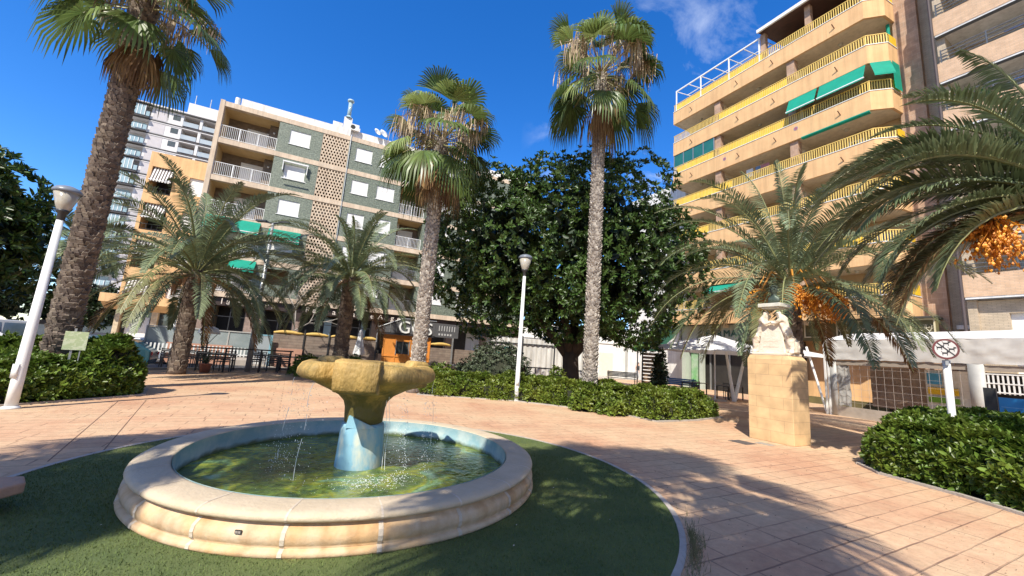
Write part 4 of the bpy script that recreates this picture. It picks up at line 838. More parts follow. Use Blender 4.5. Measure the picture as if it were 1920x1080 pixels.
K['fan_pale']=leafm('pale_fan_leaf',(.20,.27,.07),(.30,.34,.12),.4,.3,.35,.7)
K['fan_dead']=leafm('dead_fan_leaf',(.16,.085,.035),(.26,.16,.075),.8,.4,.12,1.5)
K['strand']=mat('dry_flower_strand',(.50,.40,.27),(.34,.24,.15),5,.8,island=.3)
K['petiole']=mat('palm_petiole',(.30,.30,.12),(.20,.16,.07),3,.5)
K['boot_grey']=mat('grey_boot',(.44,.40,.35),(.27,.23,.19),7,.9,.5,25,island=.4)
K['boot_brown']=mat('brown_boot',(.20,.155,.12),(.105,.08,.06),6,.9,.5,25,island=.45)
K['trunk_grey']=mat('grey_trunk',(.32,.285,.25),(.17,.135,.11),9,.95,.8,22,stretch=(1,1,.7))
K['trunk_brown']=mat('brown_trunk',(.12,.08,.055),(.06,.04,.03),9,.95,.8,22)
K['fruit_orange']=mat('orange_dates',(.78,.32,.03),(.60,.20,.015),6,.5,island=.3)
K['fruit_stalk']=mat('orange_fruit_stalk',(.62,.27,.04),(.5,.2,.03),4,.5)
def palm_trunk(root,h,r0,r1,lean=(0,0),boots=600,size=.16,out=.10,flare=.35,mt='brown',z_boot0=.6,steep=.75):
    b=MB(); n=40; pts=[]; rr=[]
    for i in range(n+1):
        t=i/n; pts.append((lean[0]*t**1.3,lean[1]*t**1.3,h*t)); rr.append((r0+(r1-r0)*t)*(1+flare*math.exp(-t*h/.35))*(1+.04*math.sin(i*2.1)+.02*math.sin(i*5.3)))
    b.tube(pts,rr,22); tr=b.obj('trunk',K['trunk_'+mt],root,True)
    b=MB(); ga=2.39996
    for i in range(boots):
        t=z_boot0/h+(1-z_boot0/h)*(i+.5)/boots; x,y=lean[0]*t**1.3,lean[1]*t**1.3; r=(r0+(r1-r0)*t)*.97; a=i*ga+random.gauss(0,.05); s=size*random.uniform(.75,1.25)
        er=Vector((math.cos(a),math.sin(a),0)); et=Vector((-er.y,er.x,0)); c=Vector((x,y,h*t+random.gauss(0,.02)))
        o=out*random.uniform(.5,1.35); w=s*.5
        p=[c+er*r-et*w-Vector((0,0,s*.5)),c+er*r+et*w-Vector((0,0,s*.5)),c+er*(r+o)+et*w*.55+Vector((0,0,s*steep*.55)),c+er*(r+o)-et*w*.55+Vector((0,0,s*steep*.55)),c+er*(r+.3*o)+et*w*.5+Vector((0,0,s*steep*.75)),c+er*(r+.3*o)-et*w*.5+Vector((0,0,s*steep*.75)),c+er*(r+o*.55)-Vector((0,0,s*.15))+et*w*.9,c+er*(r+o*.55)-Vector((0,0,s*.15))-et*w*.9]
        b.add(p,[(0,1,6,7),(7,6,2,3),(3,2,4,5),(1,4,2,6),(0,7,3,5)])
    b.obj('leaf_boots',K['boot_'+mt],root); return tr
def fan_leaf(V,F,Mi,origin,d,pet,Rb,mi,open_=1.0,droop=.35,nseg=24,pb=None):
    d=Vector(d).normalized(); side=d.cross(Vector((0,0,1)))
    if side.length<.1: side=Vector((1,0,0))
    side.normalize(); upn=side.cross(d).normalized(); g=Vector((0,0,-1))
    # arching petiole
    p0=Vector(origin); p1=p0+d*pet*.55+upn*.05; p2=p0+d*pet+g*droop*.28*pet
    if pb is not None: pb.tube([p0,p1,p2],[.028,.02,.014],4,cap=False)
    dd=(p2-p1).normalized(); upn=side.cross(dd).normalized()
    half=R_(120)*open_
    for i in range(nseg):
        a=-half+2*half*(i+.5)/nseg; da=half/nseg
        L=Rb*(.72+.28*math.cos(a*.62))*random.uniform(.92,1.05)
        def pt(ang,r,lift,dr):
            v=dd*math.cos(ang)+side*math.sin(ang); return p2+v*r+upn*(lift+.10*abs(math.sin(ang))*r)+g*dr
        s=.018 if i%2 else -.018
        k=len(V); dr1=droop*.10*L; dr2=droop*.42*L; dr3=droop*1.05*L*random.uniform(.7,1.2)
        tip=pt(a,L*(1-.18*droop),0,dr3)
        V+= [pt(a-da,.04,0,0),pt(a+da,.04,0,0),pt(a-da,L*.52,s,dr1),pt(a+da,L*.52,-s,dr1),pt(a-da*.62,L*.80,0,dr2),pt(a+da*.62,L*.80,0,dr2),tip,tip+side*.004]
        F+= [(k,k+1,k+3,k+2),(k+2,k+3,k+5,k+4),(k+4,k+5,k+7,k+6)]; Mi+=[mi]*3
def fan_palm(loc,h,label,group='tall fan palms of the square',seed=1,r0=.26,r1=.2,lean=(0,0),crown=1.0,mt='grey',boots=900,size=.12,out=.05,leaves=34,strands=16,dead=22,skirt=1.0,flare=.35,rz=0,deadout=.9,zb=.6):
    random.seed(seed); T=thing('fan_palm',label,'palm tree',(loc[0],loc[1],0),rz,group)
    palm_trunk(T,h,r0,r1,lean,boots,size,out,flare,mt,zb)
    C=Vector((lean[0],lean[1],h)); V=[];F=[];Mi=[]; pb=MB()
    for i in range(leaves):
        t=i/(leaves-1); a=i*2.39996+random.gauss(0,.2); el=R_(80-118*t+random.gauss(0,12)); d=(math.cos(a)*math.cos(el),math.sin(a)*math.cos(el),math.sin(el))
        o=C+Vector((math.cos(a)*.10,math.sin(a)*.10,.25-.55*t)); pl=random.random()<.22
        fan_leaf(V,F,Mi,o,d,crown*random.uniform(.75,1.55),crown*random.uniform(.80,1.15),1 if pl else 0,random.uniform(.45,1.0),.20+.62*t**1.2,26,pb)
    link(np_mesh('crown',np.array([tuple(v) for v in V]),np.array(F),[K['fan'],K['fan_pale']],midx=np.array(Mi)),'crown',T); pb.obj('leaf_stalks',K['petiole'],T)
    V=[];F=[];Mi=[]; pb=MB()
    for i in range(dead):
        a=random.uniform(0,2*PI); el=R_(random.uniform(-82,-48)); d=(math.cos(a)*math.cos(el),math.sin(a)*math.cos(el),math.sin(el)); o=C+Vector((math.cos(a)*.14,math.sin(a)*.14,-.25-random.random()*.5*skirt))
        fan_leaf(V,F,Mi,o,d,crown*random.uniform(.5,deadout),crown*random.uniform(.7,1.05)*skirt,0,random.uniform(.22,.4),1.1,14,pb)
    link(np_mesh('dead_fronds',np.array([tuple(v) for v in V]),np.array(F),[K['fan_dead']],midx=np.array(Mi)),'dead_fronds',T); pb.obj('dead_stalks',K['boot_brown'],T)
    b=MB()
    for i in range(strands):
        a=random.uniform(0,2*PI); rr=crown*random.uniform(.9,1.75); top=C+Vector((math.cos(a)*rr*.55,math.sin(a)*rr*.55,crown*random.uniform(.5,1.0))); e=C+Vector((math.cos(a)*rr,math.sin(a)*rr,crown*random.uniform(-.1,.6)))
        b.tube([C+Vector((0,0,.1)),top,e],[.02,.014,.01],4,cap=False)
        for k in range(24):
            t=random.uniform(.25,1); s=top.lerp(e,t)+Vector((random.gauss(0,.11),random.gauss(0,.11),0)); L=crown*random.uniform(.35,1.0); w=.009+.012*random.random(); sw=Vector((random.gauss(0,.06),random.gauss(0,.06),0)); a2=random.uniform(0,PI); wv=Vector((math.cos(a2),math.sin(a2),0))*w
            s0=top.lerp(e,t); b.add([s0-wv*.5,s0+wv*.5,s+wv,s-wv,s+sw+wv*1.2-Vector((0,0,L*.6)),s+sw-wv*1.2-Vector((0,0,L*.6)),s+sw*1.2+wv*.3-Vector((0,0,L)),s+sw*1.2-wv*.3-Vector((0,0,L))],[(0,1,2,3),(3,2,4,5),(5,4,6,7)])
    b.obj('hanging_flower_stalks',K['strand'],T); return T
def date_palm(loc,h,label,seed,fl=3.3,fronds=46,r0=.36,r1=.30,lean=(0,0),fruit=0,boots=420,group='date palms round the square',elmin=-14,leaf=.52,rz=0,trunk=True,bsize=.22,bout=.10,nl=82,az=None,eltop=86,dry=6,fruit_az=None,wl=1.0):
    random.seed(seed); T=thing('date_palm',label,'palm tree',(loc[0],loc[1],0),rz,group)
    palm_trunk(T,h,r0,r1,lean,boots,bsize,bout,.25,'brown',.1,.9)
    C=Vector((lean[0],lean[1],h)); V=[];F=[];Mi=[]; pb=MB(); g=Vector((0,0,-1))
    for i in range(fronds):
        t=(i+.5)/fronds; a=i*2.39996+random.gauss(0,.15)
        if az and random.random()<.55: a=random.uniform(*az)
        el=R_(eltop+(elmin-eltop)*t**.68+random.gauss(0,6)); L=fl*random.uniform(.85,1.1)*(.8+.2*math.sin(PI*min(1,t*1.3)))
        d=Vector((math.cos(a)*math.cos(el),math.sin(a)*math.cos(el),math.sin(el))); droop=.92+.22*t; K_=16; p=C+Vector((math.cos(a)*.12,math.sin(a)*.12,.15-.4*t)); pts=[p.copy()]; dirs=[d.copy()]
        side0=d.cross(Vector((0,0,1))); side0=(side0 if side0.length>.15 else Vector((-math.sin(a),math.cos(a),0))).normalized(); tw=random.gauss(0,.35)
        for k in range(K_):
            d=(d+g*droop*(.04+.10*(k/K_))*1.3).normalized(); p=p+d*L/K_; pts.append(p.copy()); dirs.append(d.copy())
        pb.tube(pts,[.03*(1-.85*k/K_)+.004 for k in range(K_+1)],4,cap=False)
        mi=2 if (t>.86 and random.random()<.4) else (1 if random.random()<.08 else 0)
        for s in range(nl):
            u=.12+.88*(s+random.random()*.5)/nl; f=u*K_; k=min(K_-1,int(f)); q=pts[k].lerp(pts[k+1],f-k); dd=dirs[k].lerp(dirs[k+1],f-k).normalized()
            sd_=side0-dd*side0.dot(dd); sd_.normalize(); un=sd_.cross(dd).normalized(); 
            ll=leaf*(1-.62*abs(2*((u-.12)/.88)-.85)**2)*random.uniform(.85,1.12)
            for sg in (-1,1):
                lift=.32+.28*random.random(); sv=(sd_*sg*math.cos(tw*sg+lift)+un*math.sin(lift+tw*sg)); ang=.50+.28*u+random.gauss(0,.05)
                v=(dd*math.sin(ang)+sv*math.cos(ang)+g*.12).normalized(); e=q+v*ll+g*ll*.16; w=(v.cross(un)).normalized()*.021*wl; m_=q+v*ll*.5
                b0=len(V); V+= [q-w*.4,q+w*.4,m_+w,m_-w,e+w*.15,e-w*.15]; F+= [(b0,b0+1,b0+2,b0+3),(b0+3,b0+2,b0+4,b0+5)]; Mi+=[mi]*2
    link(np_mesh('crown',np.array([tuple(v) for v in V]),np.array(F),[K['frond'],K['frond_y'],K['fan_dead']],midx=np.array(Mi)),'crown',T); pb.obj('frond_ribs',K['rachis'],T)
    if dry:
        b=MB()
        for i in range(dry):
            a=random.uniform(0,2*PI); o=C+Vector((math.cos(a)*.3,math.sin(a)*.3,-.15)); e=o+Vector((math.cos(a)*.35,math.sin(a)*.35,-random.uniform(.4,.9))); b.tube([o,(o+e)/2+Vector((math.cos(a)*.15,math.sin(a)*.15,.1)),e],[.05,.09,.02],5)
        b.obj('dry_spathe',mat('dry_spathe_husk',(.36,.24,.15),(.25,.16,.1),4,.8),T)
    for i in range(fruit):
        b=MB(); a=(random.uniform(*fruit_az) if fruit_az else i*2.4); o=C+Vector((math.cos(a)*.2,math.sin(a)*.2,.1)); m1=o+Vector((math.cos(a)*.55,math.sin(a)*.55,.25)); e=o+Vector((math.cos(a)*.95,math.sin(a)*.95,-.25-random.random()*.3))
        b.tube([o,m1,e],[.03,.03,.02],6); o_=b.obj('fruit_stalk',K['fruit_stalk'],T,True); b=MB()
        for k in range(46):
            q=e+Vector((random.gauss(0,.17),random.gauss(0,.17),-random.uniform(.15,.85))); b.tube([e,(e+q)/2+Vector((random.gauss(0,.05),random.gauss(0,.05),.05)),q],[.006,.006,.004],3,cap=False)
            for j in range(7):
                c=e.lerp(q,random.uniform(.4,1.05))+Vector((random.gauss(0,.03),random.gauss(0,.03),0)); s=.025*random.uniform(.8,1.2)
                b.add([c+Vector((0,0,s*1.4)),c+Vector((s,0,0)),c+Vector((0,s,0)),c-Vector((s,0,0)),c-Vector((0,s,0)),c-Vector((0,0,s*1.4))],[(0,1,2),(0,2,3),(0,3,4),(0,4,1),(5,2,1),(5,3,2),(5,4,3),(5,1,4)])
        b.obj('date_bunch',K['fruit_orange'],o_)
    return T
fan_palm((3.02,14.70),13.1,'tall straight fan palm with pale grey trunk in front of the big dark tree',seed=3,r0=.235,r1=.20,boots=2400,size=.10,out=.06,crown=1.22,leaves=40,dead=8,strands=26,skirt=.9)
fan_palm((-3.28,15.15),10.0,'shorter fan palm with shaggy dead fronds standing right behind the fountain bowl',seed=8,r0=.24,r1=.23,boots=1700,size=.11,out=.06,crown=1.18,leaves=38,dead=10,strands=30,skirt=.85)
fan_palm((-10.75,9.85),10.5,'thick brown-trunked fan palm behind the hedge, its crown cut by the top of the picture',seed=12,r0=.245,r1=.235,mt='brown',boots=1900,size=.15,out=.065,crown=1.05,leaves=30,dead=12,strands=20,flare=.5,zb=.9,skirt=.7)
# palms behind the camera whose shade falls on the fountain and the paving
fan_palm((-5.95,-.8),7.2,'fan palm standing behind the viewer on the left, known by its shadow on the basin',seed=21,r0=.40,r1=.34,mt='brown',boots=300,size=.2,out=.1,crown=1.0,leaves=58,dead=24,strands=6)
fan_palm((-.70,-2.0),8.2,'fan palm standing behind the viewer, known by its shadow on the turf beside the basin',seed=22,r0=.26,r1=.22,boots=200,crown=1.15,leaves=46,dead=30,strands=14)
date_palm((4.6,-2.9),5.3,'date palm behind the viewer on the right, known by the frond shadow on the paving',31,fl=2.6,fronds=22,elmin=-15,boots=120)
date_palm((-12.45,15.65),3.95,'left date palm with drooping crown and dry husks beside the terrace tables',41,fl=5.2,fronds=64,elmin=-3,dry=14,r0=.25,r1=.23,bout=.06)
date_palm((-7.95,19.5),4.75,'date palm directly behind the fountain in front of the restaurant',42,fl=4.9,fronds=60,elmin=-3,dry=3,r0=.29,r1=.27,bout=.07)
date_palm((9.25,13.1),4.55,'date palm hung with orange fruit right behind the stone monument',43,fl=5.4,fronds=58,fruit=11,dry=2,fruit_az=(R_(165),R_(345)),elmin=0,boots=460,r0=.24,r1=.23,bout=.07)
date_palm((9.15,6.0),4.75,'large date palm whose fronds hang in from the right edge over the hedge',44,fl=3.9,fronds=46,fruit=4,eltop=76,dry=2,az=(R_(100),R_(175)),fruit_az=(R_(120),R_(240)),elmin=2,nl=100,leaf=.52,wl=.85)
date_palm((-20.5,18.6),5.4,'smaller palm half hidden behind the thick fan palm trunk',45,fl=3.0,fronds=30,dry=0)
# ---- large rubber tree
def tree_blobs(name,label,loc,cen,rad,nb,br,per,k,Ln,Wd,mats,seed,zmin,cat='tree',group=None,inner=1400,inL=.5):
    rs=np.random.default_rng(seed); global RNG; RNG=rs; random.seed(seed)
    T=thing(name,label,cat,(loc[0],loc[1],0),0,group); cen=np.array(cen); rad=np.array(rad)
    d=nrm(rs.normal(size=(nb,3))); d[:,2]=np.where(d[:,2]<-.80,-d[:,2],d[:,2]); d[:,2]=np.sign(d[:,2])*np.abs(d[:,2])**.62; B=cen+d*rad*rs.uniform(.62,.88,(nb,1)); Rr=rs.uniform(br[0],br[1],nb)
    u=nrm(rs.normal(size=(nb,per,3))); C=(B[:,None]+u*Rr[:,None,None]*rs.uniform(.85,1.08,(nb,per,1))).reshape(-1,3); Nn=u.reshape(-1,3); own=np.repeat(np.arange(nb),per)
    D2=np.linalg.norm(C[:,None]-B[None],axis=2)/Rr[None]; D2[np.arange(len(C)),own]=9; keep=(D2.min(1)>.80)&(C[:,2]>zmin+.5*rs.random(len(C)))
    out=nrm((C-cen)/rad**2); keep&=(np.sum(out*Nn,1)>-.35); C,Nn,out=C[keep],Nn[keep],out[keep]
    up_=np.array([0,0,.35]); P_,D_,U_,L_,W2=rosettes(C,Nn*.8+out*.4+up_,k,Ln,Wd)
    link(leaf_mesh('crown',P_,D_,U_,L_,W2,mats),'crown',T)
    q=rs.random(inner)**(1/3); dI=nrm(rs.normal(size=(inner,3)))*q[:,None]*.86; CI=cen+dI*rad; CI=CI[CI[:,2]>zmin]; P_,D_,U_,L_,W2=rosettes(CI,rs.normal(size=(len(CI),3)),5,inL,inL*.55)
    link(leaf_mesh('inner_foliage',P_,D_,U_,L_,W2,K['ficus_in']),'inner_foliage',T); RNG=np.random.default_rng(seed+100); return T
ft=tree_blobs('rubber_tree','huge dense dark-leaved rubber tree spreading behind the central palm','' or (3.3,20.8),(-.65,.0,6.75),(7.0,5.6,4.35),104,(1.15,1.9),260,8,.23,.09,K['ficus'],51,1.9)
b=MB()
b.tube([(0,0,-.05),(0,0,.4),(-.05,.05,1.5),(-.1,.1,2.2)],[.62,.45,.40,.42],12)
for e,r in (((-3.4,.5,5.2),.26),((2.8,-.4,5.0),.26),((.5,1.8,6.2),.24),((-1.2,-1.9,5.4),.2),((1.3,-1.8,5.6),.2)): b.tube([(-.08,.08,1.7),(e[0]*.35,e[1]*.35,3.0),(e[0]*.7,e[1]*.7,4.1),e],[r*1.25,r,r*.8,r*.5],9)
b.obj('trunk',K['bark_dark'],ft,True)
lt=tree_blobs('round_tree','dark leafy tree cut by the left edge behind the white lamp post',(-17.2,11.0),(0,0,3.95),(2.9,2.9,2.4),34,(.7,1.2),150,8,.24,.09,K['ficus'],52,2.2,inner=700,inL=.4)
b=MB(); b.tube([(0,0,0),(.05,0,1.4),(.2,0,3.0)],[.24,.18,.15],9); b.tube([(.05,0,1.4),(-1,.3,3)],[.15,.08],7); b.obj('trunk',K['bark_dark'],lt,True)
for i,(x,y,s) in enumerate(((-46,34,1.0),(-40,38,.85),(-52,26,1.1),(-37,27,.7))):
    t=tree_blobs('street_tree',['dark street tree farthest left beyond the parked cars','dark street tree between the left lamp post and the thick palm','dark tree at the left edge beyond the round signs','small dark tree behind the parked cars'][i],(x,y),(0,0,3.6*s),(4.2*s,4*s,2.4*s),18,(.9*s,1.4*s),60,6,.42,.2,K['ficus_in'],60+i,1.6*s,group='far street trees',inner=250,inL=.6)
    b=MB(); b.tube([(0,0,0),(.1,0,2*s)],[.22,.16],8); b.obj('trunk',K['bark_dark'],t,True)
# ---- hedges
def pip(x,y,poly):
    ins=np.zeros(len(x),bool); P=poly; n=len(P)
    for i in range(n):
        (x1,y1),(x2,y2)=P[i],P[(i+1)%n]; c=((y1>y)!=(y2>y))&(x<(x2-x1)*(y-y1)/(y2-y1+1e-12)+x1); ins^=c
    return ins
def edge_d(x,y,poly):
    best=np.full(len(x),1e9); nx=np.zeros(len(x)); ny=np.zeros(len(x)); n=len(poly)
    for i in range(n):
        (x1,y1),(x2,y2)=poly[i],poly[(i+1)%n]; dx,dy=x2-x1,y2-y1; t=np.clip(((x-x1)*dx+(y-y1)*dy)/(dx*dx+dy*dy),0,1); qx,qy=x1+t*dx,y1+t*dy; d=np.hypot(x-qx,y-qy); m=d<best
        nx=np.where(m,(qx-x)/np.maximum(d,1e-6),nx); ny=np.where(m,(qy-y)/np.maximum(d,1e-6),ny); best=np.where(m,d,best)
    return best,nx,ny
def bump2(x,y,s,seed): 
    return np.array([noise.noise(Vector((a*s,b_*s,seed))) for a,b_ in zip(x,y)])
def hedge(name,label,poly,h,n,k,Ln,Wd,m,seed,amp=.16,hf=None,cat='hedge',edge=.45,shade=.0):
    global RNG; RNG=np.random.default_rng(seed); rs=RNG; cx=sum(p[0] for p in poly)/len(poly); cy=sum(p[1] for p in poly)/len(poly)
    poly=[(p[0]-cx,p[1]-cy) for p in poly]; xs=[p[0] for p in poly]; ys=[p[1] for p in poly]
    T=thing(name,label,cat,(cx,cy,0))
    N_=n*6; x=rs.uniform(min(xs),max(xs),N_); y=rs.uniform(min(ys),max(ys),N_); ins=pip(x,y,poly); x,y=x[ins],y[ins]
    d,nx,ny=edge_d(x,y,poly); p=np.where(d<edge,1.0,.38); kp=rs.random(len(x))<p; x,y,d,nx,ny=[q[kp][:n] for q in (x,y,d,nx,ny)]
    wob=bump2(x,y,1.6,seed)*amp*1.6+bump2(x,y,4.5,seed+3)*amp*.7; H=h+wob
    if hf: H=H*hf(x+cx,y+cy)
    e=np.clip(d/edge,0,1); top=H*(.25+.75*np.sqrt(1-(1-e)**2)); z=np.where(e<1,top*(1-.9*rs.random(len(x))**1.2*(e<.75)),top-rs.random(len(x))*.12)
    wv=bump2(nx*3+x,ny*3+z,3.0,seed+9)*.14; x=x+nx*wv; y=y+ny*wv
    sidew=(1-e)*1.3*(z<top-.08)+.4*(1-e); Nn=np.stack([nx*sidew,ny*sidew,.35+e*.8+0*x],1)+rs.normal(0,.22,(len(x),3))
    C=np.stack([x,y,z],1); P_,D_,U_,L_,W2=rosettes(C,Nn,k,Ln,Wd,(.35,1.15)); link(leaf_mesh('foliage',P_,D_,U_,L_,W2,m),'foliage',T)
    # bare soil bed with a thin pale edging
    so_=MB(); q=[(p[0]*(1+.10/max(.5,math.hypot(*p))),p[1]*(1+.10/max(.5,math.hypot(*p)))) for p in poly]; so_.prism(q,.0,.014); bo=so_.obj('planting_soil',K['soil']); bo.location=(cx,cy,0); tag(bo,kind='structure')
    so_=MB()
    for i in range(len(q)):
        a_,b_=Vector(q[i]),Vector(q[(i+1)%len(q)]); so_.obox(((a_.x+b_.x)/2,(a_.y+b_.y)/2),b_-a_,(b_-a_).length/2+.03,.045,0,.035+.0007*i)
    bo=so_.obj('planting_edging',K['concrete']); bo.location=(cx,cy,0); tag(bo,kind='structure')
    # solid dark core added to close the gaps, inner shade in its colour
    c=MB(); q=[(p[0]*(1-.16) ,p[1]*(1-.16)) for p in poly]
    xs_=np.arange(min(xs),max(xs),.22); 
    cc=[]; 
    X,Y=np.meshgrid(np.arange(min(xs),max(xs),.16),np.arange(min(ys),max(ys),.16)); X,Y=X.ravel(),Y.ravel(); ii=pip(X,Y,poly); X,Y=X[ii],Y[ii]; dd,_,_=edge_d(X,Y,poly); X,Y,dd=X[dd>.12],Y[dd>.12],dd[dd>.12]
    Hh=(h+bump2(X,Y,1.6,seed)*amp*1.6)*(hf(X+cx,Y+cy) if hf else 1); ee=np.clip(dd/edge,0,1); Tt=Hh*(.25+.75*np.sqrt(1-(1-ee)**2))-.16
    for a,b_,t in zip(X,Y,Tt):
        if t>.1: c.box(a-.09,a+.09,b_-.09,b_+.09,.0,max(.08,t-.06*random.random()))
    c.obj('shade_core',K['hedge_core'],T); return T
hedge('hedge','long clipped hedge along the curved kerb in front of the central palm',[(-2.9,14.42),(.45,14.55),(2.28,13.85),(3.3,13.5),(3.75,12.9),(4.36,11.95),(5.9,12.85),(7.28,14.05),(6.9,15.3),(4.4,15.2),(2.6,16.2),(-2.9,16.3)],.74,10500,6,.11,.05,K['hedge_lush'],71,amp=.15,edge=.4)
hedge('hedge','glossy round-leaved hedge in the right foreground around the sign post',[(6.92,7.95),(6.72,7.3),(6.95,6.35),(6.95,5.3),(7.6,4.3),(9.8,4.6),(10.2,7.4),(8.9,8.6),(7.7,8.5)],1.04,8600,7,.128,.062,K['hedge'],72,amp=.10,edge=.5,hf=lambda x,y: np.clip(.70+.25*(x-6.8),.70,1.05))
hedge('hedge','dark hedge in the left foreground between lamp post and thick palm',[(-12.6,5.4),(-10.2,6.0),(-9.35,7.9),(-9.2,8.6),(-8.95,9.45),(-8.85,10.1),(-9.5,10.9),(-11.8,11.0),(-13.8,8.2)],.82,9500,6,.125,.062,K['hedge'],73,amp=.16,edge=.45,hf=lambda x,y: .92+.35*np.clip((y-9.0)/1.2,0,1)+.25*np.sin(x*3.1)*np.sin(y*2.7)*np.clip((y-8.6)/1,0,1))
def shrub(label,x,y,rx,ry,h,n,k,L,W,m,seed,name='shrub'):
    global RNG; RNG=rs=np.random.default_rng(seed); T=thing(name,label,'shrub',(x,y,0))
    d=nrm(rs.normal(size=(n,3))); d[:,2]=np.abs(d[:,2])*1.0; wob=1+.18*np.array([noise.noise(Vector(v)*2.2+Vector((seed,0,0))) for v in d]); q=rs.uniform(.62,1.0,n)
    C=d*np.array([rx,ry,h*.92])*(wob*q)[:,None]+np.array([0,0,.06]); P_,D_,U_,L_,W2=rosettes(C,d+np.array([0,0,.4]),k,L,W); link(leaf_mesh('foliage',P_,D_,U_,L_,W2,m),'foliage',T)
    b=MB(); b.lathe([(0,h*.72),(rx*.4,h*.66),(rx*.62,h*.42),(rx*.6,h*.12),(.0,.0)],12); b.obj('shade_core',K['hedge_core'],T); return T  # filler core with the bush's inner shade as its colour
shrub('grey-green rounded bush behind the long hedge left of the central lamp post',-.45,17.6,1.75,1.2,2.25,2600,7,.12,.045,K['olive'],81)
shrub('small bright rounded bush at the front bend of the long hedge, left one',2.55,13.35,.42,.42,.62,260,6,.12,.06,K['hedge_lush'],82)
shrub('small bright rounded bush at the front bend of the long hedge, right one',3.35,12.85,.5,.5,.68,320,6,.12,.06,K['hedge_lush'],83)
shrub('dark green bush on the terrace edge just left of the fountain bowl',-9.0,18.6,.75,.6,.95,420,6,.13,.05,K['hedge'],84)
shrub('pale feathery bush at the left edge behind the lamp post',-13.2,8.6,1.1,.9,1.2,700,6,.16,.03,K['olive'],85)
shrub('green bush at the foot of the middle date palm',-7.1,19.2,.5,.45,1.1,260,6,.15,.06,K['hedge'],86)
shrub('loose bush right of the fountain bowl against the terrace wall',-2.9,18.4,.9,.7,1.0,420,6,.14,.06,K['hedge_lush'],87)
shrub('reddish potted bush beside the grey-green bush',-2.1,19.4,.5,.5,1.2,240,6,.14,.05,K['olive'],88)
shrub('tall dark cypress-like bush beside the white parasols',7.75,20.6,.42,.42,2.9,520,6,.14,.05,K['ficus_in'],89)
shrub('leggy yellow-green bush under the dark tree',2.2,17.6,.55,.4,1.3,150,6,.16,.06,K['hedge_lush'],90)
# bare young tree in front of the restaurant
bt=thing('bare_tree','small pale bare-branched tree in front of the restaurant windows','tree',(-13.2,24.6,0)); b=MB(); random.seed(4)
def limb(p,d,l,r,n):
    e=p+d*l; b.tube([p,(p+e)/2+Vector((random.gauss(0,.04),0,random.gauss(0,.04))),e],[r,r*.85,r*.7],5,cap=False)
    if n:
        for i in range(3): limb(e,(d+Vector((random.gauss(0,.6),random.gauss(0,.6),random.gauss(.1,.35)))).normalized(),l*.66,r*.62,n-1)
limb(Vector((0,0,0)),Vector((.08,0,1)),2.1,.06,4); b.obj('branches',mat('pale_bark',(.42,.38,.33),(.3,.27,.23)),bt)
# ================================================================ THINGS
def skin_obj(name,verts,edges,radii,m,parent=None,sub=2,root=0):
    me=bpy.data.meshes.new(name); me.from_pydata(verts,edges,[]); o=bpy.data.objects.new(name,me); COL.objects.link(o)
    sm=o.modifiers.new('s','SKIN'); sm.use_smooth_shade=True; o.modifiers.new('u','SUBSURF').levels=sub; o.modifiers['u'].render_levels=sub
    for i,r in enumerate(radii):
        r=r if isinstance(r,tuple) else (r,r); me.skin_vertices[0].data[i].radius=r; me.skin_vertices[0].data[i].use_root=(i==root)
    bpy.context.view_layer.update(); n=bpy.data.meshes.new_from_object(o.evaluated_get(bpy.context.evaluated_depsgraph_get())); bpy.data.objects.remove(o); n.name=name
    n.materials.clear(); n.materials.append(m); n.polygons.foreach_set('use_smooth',[True]*len(n.polygons)); return link(n,name,parent)
# ---- lamps
def lamp(x,y,h,label,r0=.095,r1=.06,s=1.0,sr=.78):
    T=thing('park_lamp',label,'street lamp',(x,y,0),0,'white park lamps')
    b=MB(); b.tube([(0,0,0),(0,0,.5),(0,0,h-.72*s)],[r0,r0,r1],16); b.box(-.05,.05,-r0-.012,-r0+.02,.55,.80); b.lathe([(0,0),(r0+.05,0),(r0+.04,.03),(r0,.05)],16); b.obj('pole',K['white'],T,True)
    b=MB(); b.lathe([(r1,h-.74*s),(r1*1.15,h-.72*s),(r1*1.1,h-.60*s),(.14*sr,h-.56*s),(.15*sr,h-.52*s),(.05,h-.50*s)],18); b.obj('socket',K['metal_dark'],T,True)
    g=mat('frosted_lamp_glass',(.62,.58,.48),(.50,.46,.38),6,.15,trans=.35); b=MB(); b.lathe([(.13*sr,h-.52*s),(.18*sr,h-.44*s),(.30*sr,h-.14*s),(.0,h-.14*s)],24); b.obj('lamp_shade',g,T,True)
    b=MB(); b.lathe([(.31*sr,h-.15*s),(.335*sr,h-.13*s),(.33*sr,h-.10*s),(.26*sr,h-.04*s),(.12*sr,h),(.0,h+.005)],24); b.obj('cap',mat('grey_blue_cap',(.20,.23,.28),(.15,.17,.2),3,.35),T,True)
    b=MB(); b.lathe([(0,h-.16*s),(.05*s,h-.2*s),(.055*s,h-.40*s),(.0,h-.5*s)],12); b.obj('bulb',K['white'],T,True); return T
lamp(-8.95,7.66,4.28,'white park lamp leaning close at the left edge in front of the dark hedge',.085,.055,.95,.66)
lamp(.43,14.62,5.33,'white park lamp at the kerb of the long hedge in front of the dark tree',.085,.055,1.12,.80)
sl_=thing('street_lamp','tall galvanised double-headed street lamp between the two left date palms','street lamp',(-11.77,18.80,0))
b=MB(); b.tube([(0,0,0),(0,0,2.2),(0,0,7.05)],[.12,.11,.06],12); b.obj('pole',K['metal'],sl_,True); b=MB(); b.tube([(-.45,0,7.12),(0,0,7.05),(.45,0,7.12)],[.03,.04,.03],6)
for s in (-1,1): b.box(min(s*.3,s*.8),max(s*.3,s*.8),-.12,.12,7.1,7.18)
